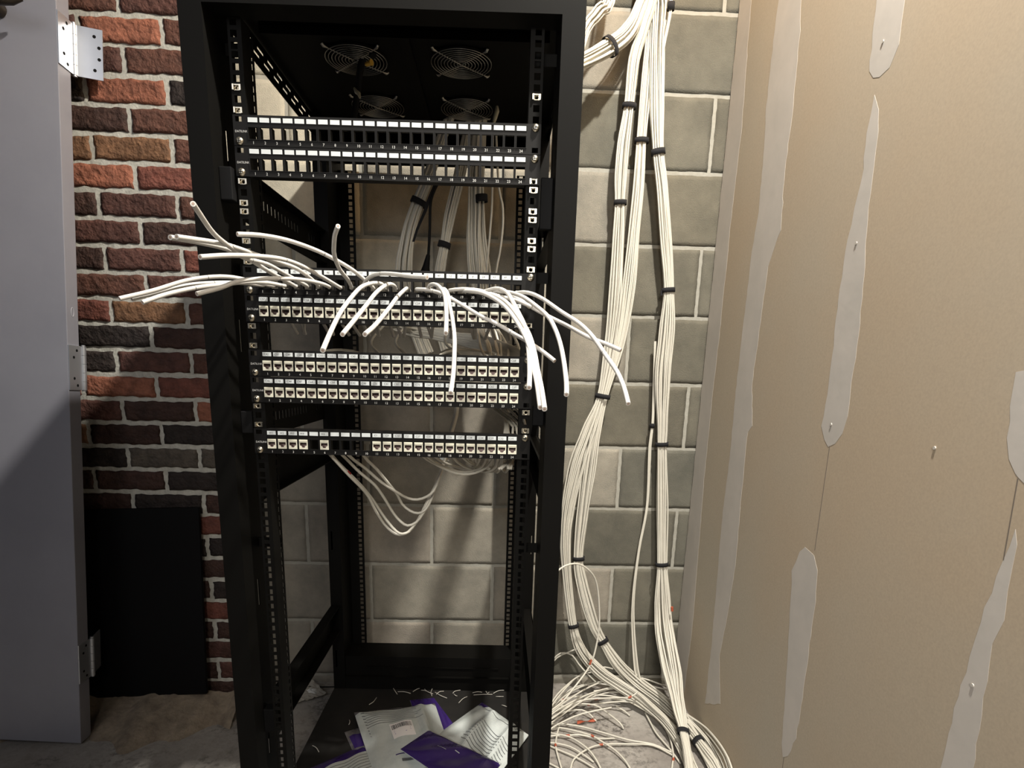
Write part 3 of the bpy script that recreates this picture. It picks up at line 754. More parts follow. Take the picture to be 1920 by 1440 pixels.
def PX(p):
    d = p-CAM; z = d.dot(_f); return Vector((CX+F*d.dot(RV)/z, CY+F*d.dot(DV)/z))
coil([(200, 1010), (270, 880), (450, 680), (600, 600), (700, 590), (760, 605)], (20, 90, 60))
coil([(180, 640), (290, 510), (370, 470), (430, 445), (480, 430)], (40, 120, 130))
coil([(200, 600), (290, 490), (350, 468), (420, 492), (470, 560), (540, 640), (620, 720)], (60, 130, 30))
coil([(200, 960), (270, 850), (330, 780), (450, 680), (540, 640), (620, 630)], (15, 80, 60))
coil([(200, 1000), (280, 900), (420, 790), (600, 722), (800, 718), (1000, 800), (1110, 910)], (10, 60, 10))
coil([(180, 1040), (280, 940), (500, 790), (700, 700), (850, 665), (1000, 680), (1180, 740), (1250, 772)], (10, 110, 40))
coil([(180, 1060), (280, 960), (550, 820), (800, 752), (1050, 745), (1250, 790), (1325, 818)], (8, 80, 30))
coil([(180, 940), (275, 890), (350, 863), (450, 838), (700, 828), (950, 880), (1150, 990), (1290, 1130), (1330, 1200), (1380, 1400)], (8, 60, 8), marks=[(350, 863)])
coil([(180, 1000), (300, 922), (560, 906), (850, 880), (1050, 920), (1200, 1000), (1290, 1110), (1340, 1260)], (6, 40, 8), marks=[(565, 907)])
coil([(200, 1010), (270, 970), (400, 905), (600, 908), (720, 980), (820, 1060), (850, 1108)], (6, 50, 4))
coil([(180, 1160), (265, 1090), (450, 1000), (600, 960), (750, 930)], (6, 40, 50))
coil([(230, 1070), (330, 1068), (500, 1092), (700, 1148), (900, 1205), (1100, 1240), (1260, 1310)], (4, 20, 5))
coil([(180, 1120), (300, 1100), (450, 1128), (590, 1170), (660, 1212), (780, 1290), (870, 1385), (920, 1470)], (5, 24, 4), marks=[(580, 1167)])
coil([(400, 1470), (430, 1370), (530, 1290), (660, 1243), (900, 1238), (1100, 1250), (1270, 1335)], (4, 14, 5), marks=[(660, 1243)])
coil([(180, 1130), (265, 1150), (400, 1180), (540, 1270), (620, 1370), (670, 1470)], (4, 24, 4))
coil([(180, 1225), (260, 1230), (400, 1260), (530, 1340), (600, 1392)], (4, 14, 4))
coil([(310, 1080), (290, 1160), (278, 1250), (300, 1350), (335, 1470)], (10, 10, 4), marks=[(277, 1255)])
coil([(200, 1240), (310, 1290), (450, 1350), (600, 1440), (640, 1480)], (4, 10, 4))
coil([(190, 1080), (270, 1000), (380, 960), (500, 950), (570, 990), (620, 1045)], (4, 36, 4))
coil([(1035, 975), (1080, 1060), (1130, 1150), (1250, 1290), (1330, 1400)], (12, 10, 4))
coil([(1165, 1030), (1240, 1180), (1272, 1330), (1265, 1400), (1255, 1480)], (20, 10, 4), marks=[(1272, 1368)])
coil([(180, 1010), (280, 965), (500, 870), (720, 850), (905, 842), (970, 795)], (8, 44, 80), marks=[(905, 842)])
coil([(180, 985), (330, 930), (480, 880), (620, 858), (800, 862), (1000, 900), (1180, 985), (1300, 1100)], (8, 34, 8), marks=[(628, 860)])
coil([(180, 1090), (270, 1040), (420, 930), (640, 800), (900, 760), (1120, 860), (1260, 1010)], (5, 70, 12))
coil([(180, 1180), (290, 1165), (380, 1166), (480, 1160), (640, 1190), (780, 1190)], (6, 16, 4), marks=[(382, 1168)])
coil([(220, 1400), (300, 1440), (340, 1480)], (4, 4, 4))
coil([(180, 1060), (260, 1015), (380, 930), (560, 850), (760, 800), (960, 830), (1080, 900)], (6, 54, 8))
coil([(200, 920), (290, 860), (420, 770), (560, 730), (720, 740), (860, 800), (950, 870)], (6, 60, 6))
coil([(900, 880), (1040, 960), (1180, 1060), (1290, 1190), (1370, 1330), (1410, 1470)], (26, 22, 8))
coil([(820, 800), (980, 880), (1140, 960), (1260, 1060), (1350, 1180), (1430, 1330), (1460, 1470)], (36, 30, 8))
coil([(600, 790), (820, 770), (1020, 820), (1180, 920), (1300, 1060)], (46, 44, 10))
coil([(790, 920), (860, 960), (905, 1000)], (14, 10, 4))
FAN = [((1385, 985), (1520, 1080), (1640, 1210), (1720, 1340), (1760, 1470)), ((1385, 995), (1500, 1090), (1615, 1220), (1700, 1350), (1740, 1470)), ((1390, 1010), (1480, 1100), (1590, 1230), (1670, 1360), (1715, 1470)),
       ((1385, 1020), (1470, 1120), (1560, 1240), (1640, 1370), (1690, 1480)), ((1400, 1000), (1540, 1095), (1655, 1225), (1735, 1360), (1775, 1480)), ((1385, 1040), (1460, 1140), (1540, 1260), (1610, 1380), (1650, 1480)),
       ((1390, 1005), (1450, 1090), (1530, 1200), (1590, 1330), (1630, 1480)), ((1395, 1030), (1500, 1140), (1600, 1270), (1660, 1390), (1700, 1480)), ((1400, 1060), (1480, 1160), (1560, 1290), (1600, 1400), (1620, 1480)),
       ((1390, 1080), (1440, 1150), (1500, 1240), (1550, 1350), (1580, 1480))]
for i, P in enumerate(FAN):
    coil(list(P), (40+i*2, 26, 8+4*(i % 3)), 'white network cable sweeping over the floor against the foot of the drywall', 'white cables at the foot of the drywall')
# the free arc in front of the rack-side bundle
pts = pxs([(1051, 1066, 560), (1068, 1058, 575), (1087, 1058, 600), (1107, 1072, 625), (1118, 1092, 645), (1123, 1130, 655), (1123, 1180, 660), (1113, 1231, 650), (1100, 1258, 640), (1075, 1291, 600), (1055, 1315, 560), (1030, 1335, 520)])
pts[0:0] = pxs([(1015, 1110, 520), (1035, 1082, 540)])
o = make_cable(spline(pts, 16), 2.9, 'single white cable arching free in front of the rack-side bundle', None)
a, b = pxs([(1106, 1246, 646), (1109, 1237, 648)]); mb = MB(); mb.tube([a, b], 3.5, 8); mb.build('marking_tape', RED, o)
tp = at_y(1260, 1138, 730); mb = MB(); mb.tube([tp, tp+Vector((2, 0, -14))], 4.2, 8)
tag(mb.build('marking_tape', RED), 'small red tape marker high on the drywall-side bundle', 'tape')
tp = at_z(1100, 1357, FLOOR+3); q = MB(); vs = []
for i in range(9):
    for s_ in (-1, 1): vs.append(tp+Vector((-30+i*7.5, (i*2.2+s_*(5+2*math.sin(i))), 3+3*math.sin(i*.9+s_))))
q.add(vs+[v+Vector((0, 0, .5)) for v in vs], [(2*i, 2*i+1, 2*i+3, 2*i+2) for i in range(8)]+[(18+2*i, 18+2*i+2, 18+2*i+3, 18+2*i+1) for i in range(8)], True)
tag(q.build('tape_scrap', RED), 'crumpled red tape scrap lying between the cable coils on the floor', 'tape scrap')

# ---- bundles inside the rack
def ib(path, widths, n, label, group, seed, **k): return bundle(path, widths, n, label, group, seed, **k)
ib([(860, 190, 560), (846, 215, 570), (828, 262, 590), (812, 310, 610), (796, 352, 625), (776, 403, 640), (765, 445, 650), (757, 507, 655), (764, 560, 655), (778, 610, 650), (800, 665, 640)],
   [20, 20, 22, 24, 26, 29, 33, 40, 36, 30, 34], 26, 'white network cable in the left of the bundles behind the panels', 'white cables in the left inner bundle', 11)
ib([(888, 200, 570), (880, 240, 590), (868, 300, 610), (857, 351, 625), (844, 403, 635), (834, 457, 645), (825, 507, 650), (820, 560, 650), (824, 610, 645), (838, 655, 640)],
   [20, 22, 26, 27, 27, 21, 24, 22, 20, 26], 20, 'white network cable in the middle bundle behind the panels', 'white cables in the middle inner bundle', 12)
ib([(905, 200, 560), (900, 245, 580), (896, 300, 600), (893, 351, 615), (893, 403, 625), (893, 445, 632), (898, 507, 640), (905, 560, 640), (915, 620, 630), (930, 660, 610)],
   [26, 30, 36, 38, 40, 44, 50, 40, 34, 30], 34, 'white network cable in the right of the bundles behind the panels', 'white cables in the right inner bundle', 13)
for L, lab in (([(924, 250, 540), (923, 351, 560), (922, 393, 570), (918, 445, 580), (912, 520, 590), (910, 600, 590)], 'single white cable hanging just right of the right-hand inner bundle'),
               ([(930, 250, 520), (935, 351, 540), (942, 382, 550), (943, 424, 555), (937, 476, 560), (930, 512, 560), (926, 600, 555)], 'single white cable bowing out near the right rear rail')):
    make_cable(spline(pxs(L), 16), 2.8, lab, None)
strap(785, 379, 632, 27, 24, 'black strap on the left inner bundle behind the panels', 15)
strap(833, 459, 645, 21, 15, 'black strap on the middle inner bundle behind the panels', 15)
strap(903, 372, 605, 19, -4, 'black strap on the right inner bundle behind the panels', 18)
# black lead with its connector, and black flat tail
cp = spline(pxs([(822, 340, 540), (808, 375, 545), (806, 420, 550), (805, 450, 550), (803, 480, 550)]), 14)
o = make_cable(cp, 3.6, 'black power lead hanging behind the panels between two white bundles', None, m=BLACKRUB, name='power_lead')
e = pxs([(803, 478, 550), (799, 500, 550), (796, 518, 550)]); mb = MB(); mb.tube([e[0], e[1], e[2]], [5, 9, 15], 12); mb.build('plug', BLACKRUB, o)
mb = MB(); P = spline(pxs([(822, 335, 600), (806, 370, 602), (795, 400, 604), (782, 430, 606), (775, 453, 608)]), 12)
for i in range(len(P)-1):
    w0 = 11-6*i/len(P); d = (P[i+1]-P[i]); mb.obox(P[i]-Vector((w0/2, 0, 0)), (w0, 0, 0), (0, 3, 0), d)
tag(mb.build('velcro_tail', VELCRO), 'loose black strap tail slanting beside the left inner bundle', 'cable strap')
# fan wiring
wl = spline(pxs([(700, 105, 260), (690, 85, 270), (684, 100, 280), (676, 125, 290), (671, 165, 320), (664, 215, 340), (658, 250, 350)]), 12)
o = make_cable(wl, 7, 'black fan wiring loom drooping from the front left fan', None, m=BLACKRUB, name='wiring_loom', cat='wiring')
e = pxs([(686, 121, 262), (693, 118, 258), (697, 117, 255)]); mb = MB(); mb.tube(e, [3.5, 4.5, 5.5], 12); mb.build('wire_connector', YEL, o)
e = pxs([(664, 165, 316), (668, 172, 314), (673, 176, 312), (675, 184, 312)]); mb = MB(); mb.tube(e, [2, 4, 4, 2], 10); mb.build('wire_connector', mat('beige_plastic', (.45, .43, .32), .5), o)
P = pxs([(925, 232, 420), (928, 222, 420), (932, 208, 425), (932, 200, 430)]); mb = MB(); mb.tube(P, [3, 4.5, 5, 3], 10)
tag(mb.build('wire_connector', mat('beige_plastic', (.45, .43, .32), .5)), 'beige wire connector dangling beside the rear right fan', 'wire connector')
# sweep of cables from the inner bundles to the backs of the close pair of panels
GS = 'white cables sweeping to the backs of the panels'; LS = 'white network cable sweeping sideways behind the gap in mid rack'
for i in range(24):
    r1 = random.Random(100+i); j = i/23
    u0, v0 = 715+r1.uniform(-15, 60), 604+r1.uniform(-2, 8)
    L = [(u0, v0, 330+r1.uniform(-40, 40)), (780+r1.uniform(-10, 10), 612+14*j+r1.uniform(-4, 4), 330), (840, 622+18*j+r1.uniform(-4, 4), 300), (900, 632+20*j+r1.uniform(-6, 6), 240), (950, 648+14*j+r1.uniform(-5, 5), 170), (985, 668+r1.uniform(-4, 10), 110), (1005, 700, 70)]
    make_cable(spline(pxs(L), 18), 2.7, LS, GS, n=6)
for i in range(9):
    r1 = random.Random(300+i)
    u = 905+r1.uniform(-10, 60); L = [(u-15+r1.uniform(-10, 10), 600, 260), (u, 628, 220), (u+10+r1.uniform(-8, 8), 655, 160), (u+r1.uniform(-5, 25), 690, 90), (u+r1.uniform(-5, 25), 720, 30)]
    make_cable(spline(pxs(L), 18), 2.7, LS, GS, n=6)
for i in range(5):
    r1 = random.Random(500+i)
    L = [(690+40*i, 600, 300), (650+46*i, 640, 220), (665+50*i, 668, 130), (680+50*i, 690, 25)]
    if i in (0, 3): L = [(575+230*(i//3), 682, 25), (600+235*(i//3), 661, 90), (640+235*(i//3), 656, 140), (680+240*(i//3), 664, 160), (720+240*(i//3), 690, 120)]
    make_cable(spline(pxs(L), 16), 2.7, LS, GS, n=6)
# drop to lower right behind panel six and strands to panel seven
for i in range(9):
    r1 = random.Random(700+i)
    L = [(900+i*5, 740, 110), (930+i*5, 772+r1.uniform(-3, 3), 100), (962+i*3, 800, 95), (960+r1.uniform(-14, 10), 850, 60), (955+r1.uniform(-25, 8), 880, 40)]
    if i % 2: L = [(940+i*2, 735, 100), (948+r1.uniform(-3, 3), 780, 110), (942+i*2, 830, 110), (936+i*3, 875, 90)]
    make_cable(spline(pxs(L), 16), 2.7, 'white network cable dropping behind the right end of the lowest panel', 'white cables behind the right end of the lowest panel', n=6)
HL = 'white network cable drooping in a loop below the lowest patch panel'; HG = 'white cables drooping below the lowest panel'
H = [[(270, 230), (330, 300), (430, 400), (530, 500), (620, 610), (700, 730), (790, 850), (850, 900), (900, 900), (950, 868), (1010, 780), (1060, 680), (1120, 560), (1180, 440), (1222, 330), (1250, 240), (1290, 50), (1330, -90), (1350, -300)],
     [(262, 232), (420, 405), (520, 505), (590, 590), (650, 710), (720, 820), (790, 888), (850, 912), (920, 892), (1000, 800), (1060, 700), (1115, 580), (1175, 450), (1210, 340), (1240, 240), (1275, 50), (1315, -90), (1340, -300)],
     [(360, 230), (420, 290), (520, 390), (640, 490), (720, 600), (800, 730), (860, 800), (920, 835), (990, 808), (1045, 740), (1100, 640), (1150, 520), (1195, 410), (1235, 290), (1260, 230), (1295, 50), (1335, -90), (1355, -300)],
     [(410, 230), (470, 285), (560, 350), (700, 470), (840, 560), (920, 603), (1000, 615), (1080, 590), (1140, 540), (1180, 450), (1215, 350), (1245, 240), (1285, 50), (1325, -90), (1345, -300)],
     [(540, 230), (580, 285), (650, 350), (750, 470), (830, 570), (870, 650), (940, 710), (1010, 730), (1070, 700), (1120, 610), (1165, 490), (1205, 370), (1240, 240), (1280, 50), (1320, -90), (1342, -300)]]
for i, L in enumerate(H):
    n = len(L); P = []
    for k, (x, y) in enumerate(L): P.append(at_y(560+x/4.5, 800+y/4.5, 25+min(1, k/5)*150+(i-2)*7+max(0, k-8)*14))
    o = make_cable(spline(P, 14), 2.9, HL, HG)
    if i == 0:
        a = P[1]+(P[2]-P[1])*.75; b = P[1]+(P[2]-P[1])*1.0; mb = MB(); mb.tube([a, b], 3.5, 8); mb.build('marking_tape', mat('dark_red_tape', (.35, .02, .02), .5), o)
for k, (u, v) in enumerate(((828, 873), (833, 861))):
    mb = MB(); c = at_y(u, v, 262); n = 24
    mb.tube([c+Vector((math.cos(2*math.pi*q/n)*9, math.sin(2*math.pi*q/n)*9, 2.5*math.cos(2*math.pi*q/n)*-1)) for q in range(n+1)], 1.6, 6, False)
    tag(mb.build('cable_tie', LABEL), ['white cable tie on the drooping strands, the lower of two', 'white cable tie on the drooping strands, the upper of two'][k], 'cable tie')
LP = [[(1030, 230), (1080, 275), (1180, 330), (1320, 390), (1440, 400), (1540, 370), (1600, 330), (1640, 270), (1650, 230)], [(1060, 230), (1150, 300), (1280, 360), (1400, 385), (1520, 360), (1570, 300), (1590, 230)],
      [(1290, 230), (1340, 300), (1450, 360), (1540, 375), (1600, 380), (1660, 340), (1690, 230)], [(1360, 230), (1420, 290), (1500, 335), (1560, 375), (1620, 375), (1640, 300), (1630, 230)],
      [(1480, 230), (1500, 290), (1540, 360), (1600, 378), (1660, 370), (1700, 300), (1720, 230)], [(1690, 230), (1700, 300), (1725, 365), (1745, 383), (1765, 350), (1775, 230)],
      [(1130, 230), (1200, 290), (1330, 340), (1430, 360), (1500, 330), (1540, 230)], [(1560, 230), (1590, 310), (1630, 350), (1670, 385), (1700, 350), (1730, 230)],
      [(1420, 230), (1460, 300), (1520, 350), (1580, 330), (1600, 230)]]
for i, L in enumerate(LP):
    P = [at_y(560+x/4.5, 800+y/4.5, 30+math.sin(math.pi*k/(len(L)-1))*(60+9*i)) for k, (x, y) in enumerate(L)]
    make_cable(spline(P, 12), 2.8, 'white network cable looping low behind the right half of the lowest panel', 'white cables looping under the lowest panel', n=6)

# ---- loose cable ends spilling from the ports of panel three: (port, tip y, pixel path from tip to port)
LE = [
 (4, -335, [(362, 382), (375, 402), (400, 437), (430, 462), (455, 477), (485, 497), (515, 515), (545, 531)], 'rising steeply to the left above the others'),
 (6, -300, [(331, 444), (412, 456), (450, 467), (487, 480), (525, 492), (562, 507), (597, 526)], 'reaching left over the post, above its neighbour'),
 (5, -300, [(319, 445), (375, 455), (425, 467), (462, 485), (500, 495), (537, 515), (577, 534)], 'reaching left over the post, under its neighbour'),
 (8, -290, [(375, 482), (425, 479), (475, 480), (525, 485), (562, 497), (600, 517), (637, 539)], 'lying nearly level with its tip on the left post'),
 (11, -200, [(445, 439), (487, 441), (537, 450), (587, 467), (625, 485), (662, 507), (690, 526)], 'stretching up left, its tip over the left rail'),
 (9, -205, [(634, 424), (628, 440), (626, 462), (627, 480), (637, 505), (652, 524), (663, 537)], 'standing straight upwards'),
 (2, -200, [(224, 560), (287, 545), (350, 526), (400, 519), (437, 520), (475, 528), (507, 537)], 'reaching farthest left over the brick wall'),
 (1, -180, [(247, 561), (300, 546), (330, 539), (375, 532), (425, 530), (462, 531), (488, 536)], 'just inside the farthest-reaching one on the left'),
 (3, -210, [(267, 567), (312, 552), (365, 540), (412, 534), (462, 529), (500, 530), (532, 537)], 'its tip third from the left over the bricks'),
 (7, -215, [(369, 551), (412, 540), (452, 526), (512, 522), (562, 524), (600, 531), (619, 537)], 'crossing the others, its tip at the left post'),
 (10, -140, [(801, 520), (770, 518), (740, 514), (715, 513), (700, 516), (688, 524), (683, 536)], 'bent right along the label strip above'),
 (12, -330, [(605, 657), (620, 622), (637, 588), (657, 560), (678, 538), (700, 531), (716, 533), (722, 540)], 'hooking down left, longest of the three hooking cables'),
 (13, -290, [(642, 627), (662, 603), (687, 572), (707, 547), (728, 533), (739, 536), (743, 543)], 'middle one of the three hooking down to the left'),
 (14, -290, [(684, 627), (703, 610), (728, 580), (745, 557), (757, 545), (765, 539)], 'rightmost of the three slanting down to the left'),
 (16, -230, [(836, 625), (837, 597), (836, 572), (833, 552), (823, 537), (813, 533), (805, 536), (803, 544)], 'short one hanging straight down in the centre'),
 (17, -290, [(845, 737), (850, 700), (852, 660), (852, 630), (848, 597), (843, 573), (840, 553), (833, 542), (824, 542)], 'long one hanging straight down in the centre'),
 (15, -180, [(1040, 677), (1020, 661), (992, 642), (967, 628), (933, 608), (900, 592), (867, 572), (833, 553), (805, 544), (783, 543)], 'running diagonally down to a tip on the right post'),
 (18, -60, [(998, 576), (967, 563), (933, 555), (900, 545), (867, 542), (844, 545)], 'short one lying rightwards over the jacks'),
 (21, -330, [(992, 727), (993, 700), (992, 670), (989, 640), (984, 612), (973, 588), (960, 563), (950, 548), (933, 541), (913, 545), (905, 549)], 'drooping steeply, its tip against the right rail'),
 (20, -375, [(1021, 767), (1015, 727), (1008, 693), (1002, 660), (992, 627), (975, 598), (953, 570), (933, 557), (912, 550), (886, 548)], 'drooping lowest on the right, rightmost of the low pair'),
 (19, -365, [(1013, 764), (1007, 720), (1001, 690), (995, 660), (985, 632), (968, 602), (948, 576), (925, 559), (898, 548), (866, 547)], 'drooping lowest on the right, leftmost of the low pair'),
 (22, -330, [(1062, 740), (1062, 718), (1057, 677), (1050, 643), (1040, 615), (1027, 593), (1003, 572), (983, 558), (963, 550), (945, 547), (927, 550)], 'drooping down the middle of the right post'),
 (23, -150, [(1164, 657), (1137, 645), (1103, 632), (1062, 610), (1028, 593), (1000, 578), (975, 562), (958, 553), (947, 551)], 'pointing right over the hanging bundle'),
 (24, -290, [(1178, 757), (1170, 727), (1157, 697), (1137, 668), (1112, 632), (1087, 607), (1053, 585), (1020, 562), (998, 551), (982, 548), (969, 552)], 'reaching farthest right in front of the block wall'),
]
for port, yt, L, desc in LE:
    zc = -U*6+16; start = Vector((lx(port)+random.uniform(-2, 2), 30, zc-1)); mouth = Vector((lx(port), -4, zc-2))
    n = len(L); P = []
    cum = [0]
    for a, b in zip(L, L[1:]): cum.append(cum[-1]+math.hypot(a[0]-b[0], a[1]-b[1]))
    for k, (u, v) in enumerate(L):
        s_ = 1-cum[k]/cum[-1]; y = -14+(yt+14)*(s_**.8 if s_ > 0 else 0)
        P.append(at_y(u, v, y))
    P[-1] = Vector((P[-1].x, -12, P[-1].z))
    # settle the last point in the port mouth
    P[-1] = P[-1]*.35+Vector((mouth.x, -12, mouth.z))*.65
    P = P+[mouth, start, start+Vector((random.uniform(-4, 4), 60, -25)), start+Vector((random.uniform(-20, 20), 120, -70))]
    S = spline(P, 9)
    mb = MB(); mb.tube(S, 3.05, 12, True)
    o = mb.build('network_cable', LOOSE_CABLE)
    tag(o, 'cut cable end from port %d, %s' % (port, desc), 'cable', 'cut cable ends spilling from the third panel')
    t = (S[0]-S[1]).normalized()
    ce = MB(); ce.cyl(S[0], S[0]+t*.25, 1.6, 12); ce.build('cut_core', mat('cut_copper_pairs', (.34, .25, .20), .7), o)
    for fr_ in ((.18, .5) if port % 3 == 0 else (.3,)):
        k = int(len(S)*fr_); d = (S[k+1]-S[k]).normalized(); mk = MB(); mk.tube([S[k], S[k]+d*.9], 3.1, 12, False); mk.build('ink_mark', INK, o)

# ================================================================ leaning door with hinges
A = Vector((-984, 457, FLOOR+3)); T_pt = at_y(105, 0, 574)
e1 = (T_pt-A).normalized(); b1 = Vector((-1, -.036, 0)); b1 = (b1-e1*b1.dot(e1)).normalized(); t1 = e1.cross(b1)
if t1.y < 0: t1 = -t1
A = A+Vector((0, 0, 45*abs(t1.z)-1))
door = thing('leaning_door', (A.x-450, A.y+20, FLOOR), 'grey painted steel door slab, taken off its frame and leaning on the brick wall', 'door')
d = MB(); d.obox(A, b1*915, t1*44.5, e1*2110); d.build('door_slab', DOORM, door, bevel=1.6, recalc=True)
def hinge(v, ang, name_lab):
    p = at_y(107+(v/1394)*47, v, 460+115*(1394-v)/1394); s_ = (p-A).dot(e1)
    c = A+e1*(s_-57)
    g = MB(); right = -b1
    # fixed leaf let into the edge
    g.plate(c+right*.2, t1, e1, right*2.6, (0, 50), (0, 114), [])
    bar = c+t1*56+right*2.5
    for k in range(5): g.cyl(bar+e1*(k*22.8+.4), bar+e1*(k*22.8+22.4), 6.6, 18)
    g.cyl(bar-e1*3, bar, 5, 16); g.cyl(bar+e1*114, bar+e1*118, 5, 16)
    for (a_, b_) in ((14, 30), (26, 12), (26, 102), (14, 84)): g.cyl(c+t1*(a_+4)+e1*b_+right*2.6, c+t1*(a_+4)+e1*b_+right*3.4, 3.6, 12, mi=1)
    # free leaf
    aa = math.radians(ang); dirn = right*math.cos(aa)+t1*math.sin(aa); nrm = e1.cross(dirn)
    n = 14
    hl = [(44, 20), (54, 46), (54, 72), (44, 96)] if ang < 60 else []
    g.plate(bar, dirn, e1, nrm*2.6, (5, 62), (0, 114), [])
    for (a_, b_) in hl:
        q = bar+dirn*a_+e1*b_
        for sgn in (0, 1):
            off = nrm*(2.62 if sgn else -.02); g.cyl(q+off, q+off+nrm*(.25 if sgn else -.25), 3.9, 14, mi=1)
    o = g.build('door_hinge', [HINGE, BLACKRUB], door); return o
hinge(68, 10, 'a'); hinge(689, 118, 'b'); hinge(1247, 103, 'c')
g = MB(); hp = at_y(-6, 2, 520)
P = pxs([(42, -2, 516), (22, 0, 508), (-4, -4, 505), (-40, -14, 505)]); g.tube(P, [4, 10, 14, 17], 16); g.cyl(P[3], P[3]+t1*60, 15, 18)
g.build('door_handle', mat('dark_bronze_handle', (.05, .04, .03), .35, .6), door)
g = MB(); p = at_y(127+2, 585, 0); s_ = 0
p = at_y(134, 583, 522); q = A+e1*((p-A).dot(e1)); q = q+t1*22-b1*.3
for k in range(24):
    a = 2*math.pi*k/24
g.tube([q+t1*math.cos(2*math.pi*k/24)*5+e1*math.sin(2*math.pi*k/24)*11 for k in range(25)], .8, 6, False)
g.build('latch_mark', mat('pale_primer', (.42, .42, .46), .6), door)

# ---- black cabinet side panel leaning behind the door
bl, br = at_y(165, 1309, 612), at_y(387, 1301, 616); tr, tl = at_y(372, 952, 642), at_y(158, 956, 632)
ux = (br-bl).normalized(); bl = bl-ux*170; tl = tl-(tr-tl).normalized()*170
pz = MB(); nrm = (br-bl).cross(tl-bl).normalized()
if nrm.y < 0: nrm = -nrm
v8 = [bl, br, tr, tl]; pz.add(v8+[p+nrm*3 for p in v8], [(0,1,2,3),(7,6,5,4),(0,4,5,1),(1,5,6,2),(2,6,7,3),(3,7,4,0)])
for a, b in ((br, tr), (tr, tl), (br, bl)):
    d_ = (b-a); inn = ((bl+br+tr+tl)/4-a); inn = (inn-d_.normalized()*inn.dot(d_.normalized())).normalized()*3
    pz.obox(a, d_, inn, nrm*11)
sp = pz.build('side_panel', mat('black_panel_sheet', (.0045, .0045, .005), .6, spec=.12)); tag(sp, 'flat black steel cabinet panel leaning against the brick wall behind the door', 'panel')
PB = min(bl.z, br.z)

# ---- bags and scraps on the base panel
BAGC = mat('grey_zip_bag', (.54, .58, .57), .25, spec=.5, noise=(30, (.44, .48, .47), .8), bump=(55, .35, .002))
BAGD = mat('dark_clear_bag', (.07, .065, .075), .15, spec=.7, noise=(40, (.22, .21, .21), .7), bump=(80, .5, .002))
PURP = mat('purple_bag_print', (.034, .016, .115), .25, spec=.6)
BINK = mat('grey_small_print', (.10, .105, .11), .5)
def bag(name, corners, z0, puff, regions, label, mats, lines=(), seed=0, extra=None, folds=()):
    r1 = random.Random(seed); TL, TR, BR, BL = [Vector((x, y, 0)) for x, y in corners]; N = 36
    def surf(u, v):
        p = TL*(1-u)*(1-v)+TR*u*(1-v)+BR*u*v+BL*(1-u)*v
        e = min(u, 1-u, v, 1-v); h_ = puff*(1-math.exp(-e*9))*(.8+.2*math.sin(u*7+seed)*math.cos(v*6))
        h_ += 2.2*math.sin(u*19+v*8+seed)*min(1, e*8)
        for (cu, sl, w, amp) in folds: h_ += amp*math.exp(-((u-cu-sl*v)/w)**2)*min(1, e*12)
        return Vector((p.x, p.y, z0+2+h_))
    mb = MB(); vs = [surf(i/N, j/N) for j in range(N+1) for i in range(N+1)]
    for j in range(N):
        for i in range(N):
            u, v = (i+.5)/N, (j+.5)/N; mi = 0
            for (a, b, c, d_, m_) in regions:
                if a <= u <= b and c <= v <= d_: mi = m_
            q = j*(N+1)+i; mb.add([vs[q], vs[q+1], vs[q+N+2], vs[q+N+1]], [(3, 2, 1, 0)], True, mi)
    mb.add([Vector((p.x, p.y, z0)) for p in (TL, TR, BR, BL)], [(0, 1, 2, 3)])
    ring = [(i, 0) for i in range(N)]+[(N, j) for j in range(N)]+[(i, N) for i in range(N, 0, -1)]+[(0, j) for j in range(N, 0, -1)]
    for k in range(len(ring)):
        a, b = surf(ring[k][0]/N, ring[k][1]/N), surf(ring[(k+1) % len(ring)][0]/N, ring[(k+1) % len(ring)][1]/N)
        mb.add([a, b, Vector((b.x, b.y, z0)), Vector((a.x, a.y, z0))], [(0, 1, 2, 3)])
    def strip(u0, v0, u1, v1, w, mi):
        n = 14; vv = []
        for k in range(n+1):
            t = k/n; u, v = u0+(u1-u0)*t, v0+(v1-v0)*t
            a = surf(u, v)+Vector((0, 0, .5)); b = surf(u, min(1, v+w))+Vector((0, 0, .5)); vv += [a, b]
        mb.add(vv, [(2*k+1, 2*k+3, 2*k+2, 2*k) for k in range(n)], mi=mi)
    for ln in lines: strip(*ln)
    o = mb.build(name, mats); tag(o, label, 'plastic bag', 'plastic parts bags on the rack floor')
    if extra: extra(o, surf)
    return o
ZB = -1355
def barcode(o, surf):
    mb = MB()
    def Q(u, v, dz): return surf(u, v)+Vector((0, 0, dz))
    u0, u1, v0, v1 = .34, .62, .36, .60; n = 6; vs = [Q(u0+(u1-u0)*i/n, v0+(v1-v0)*j/n, 1.3) for j in range(n+1) for i in range(n+1)]
    mb.add(vs, [(j*(n+1)+i, (j+1)*(n+1)+i, (j+1)*(n+1)+i+1, j*(n+1)+i+1) for j in range(n) for i in range(n)], True, 0)
    r1 = random.Random(3); x = .05
    while x < .95:
        w = r1.choice((.012, .02, .03)); ua, ub = u0+(u1-u0)*x, u0+(u1-u0)*min(.97, x+w)
        mb.add([Q(ua, v0+.025, 1.8), Q(ub, v0+.025, 1.8), Q(ub, v0+.10, 1.8), Q(ua, v0+.10, 1.8)], [(3, 2, 1, 0)], mi=1); x += w+r1.choice((.012, .025))
    for vv in (.12, .145, .17):
        mb.add([Q(u0+.03, v0+vv, 1.8), Q(u1-.04-(.06 if vv > .16 else 0), v0+vv, 1.8), Q(u1-.04-(.06 if vv > .16 else 0), v0+vv+.008, 1.8), Q(u0+.03, v0+vv+.008, 1.8)], [(3, 2, 1, 0)], mi=2)
    mb.build('barcode_sticker', [mat('white_sticker', (.85, .82, .82), .5), INK, mat('violet_fine_print', (.25, .2, .4), .5)], o)
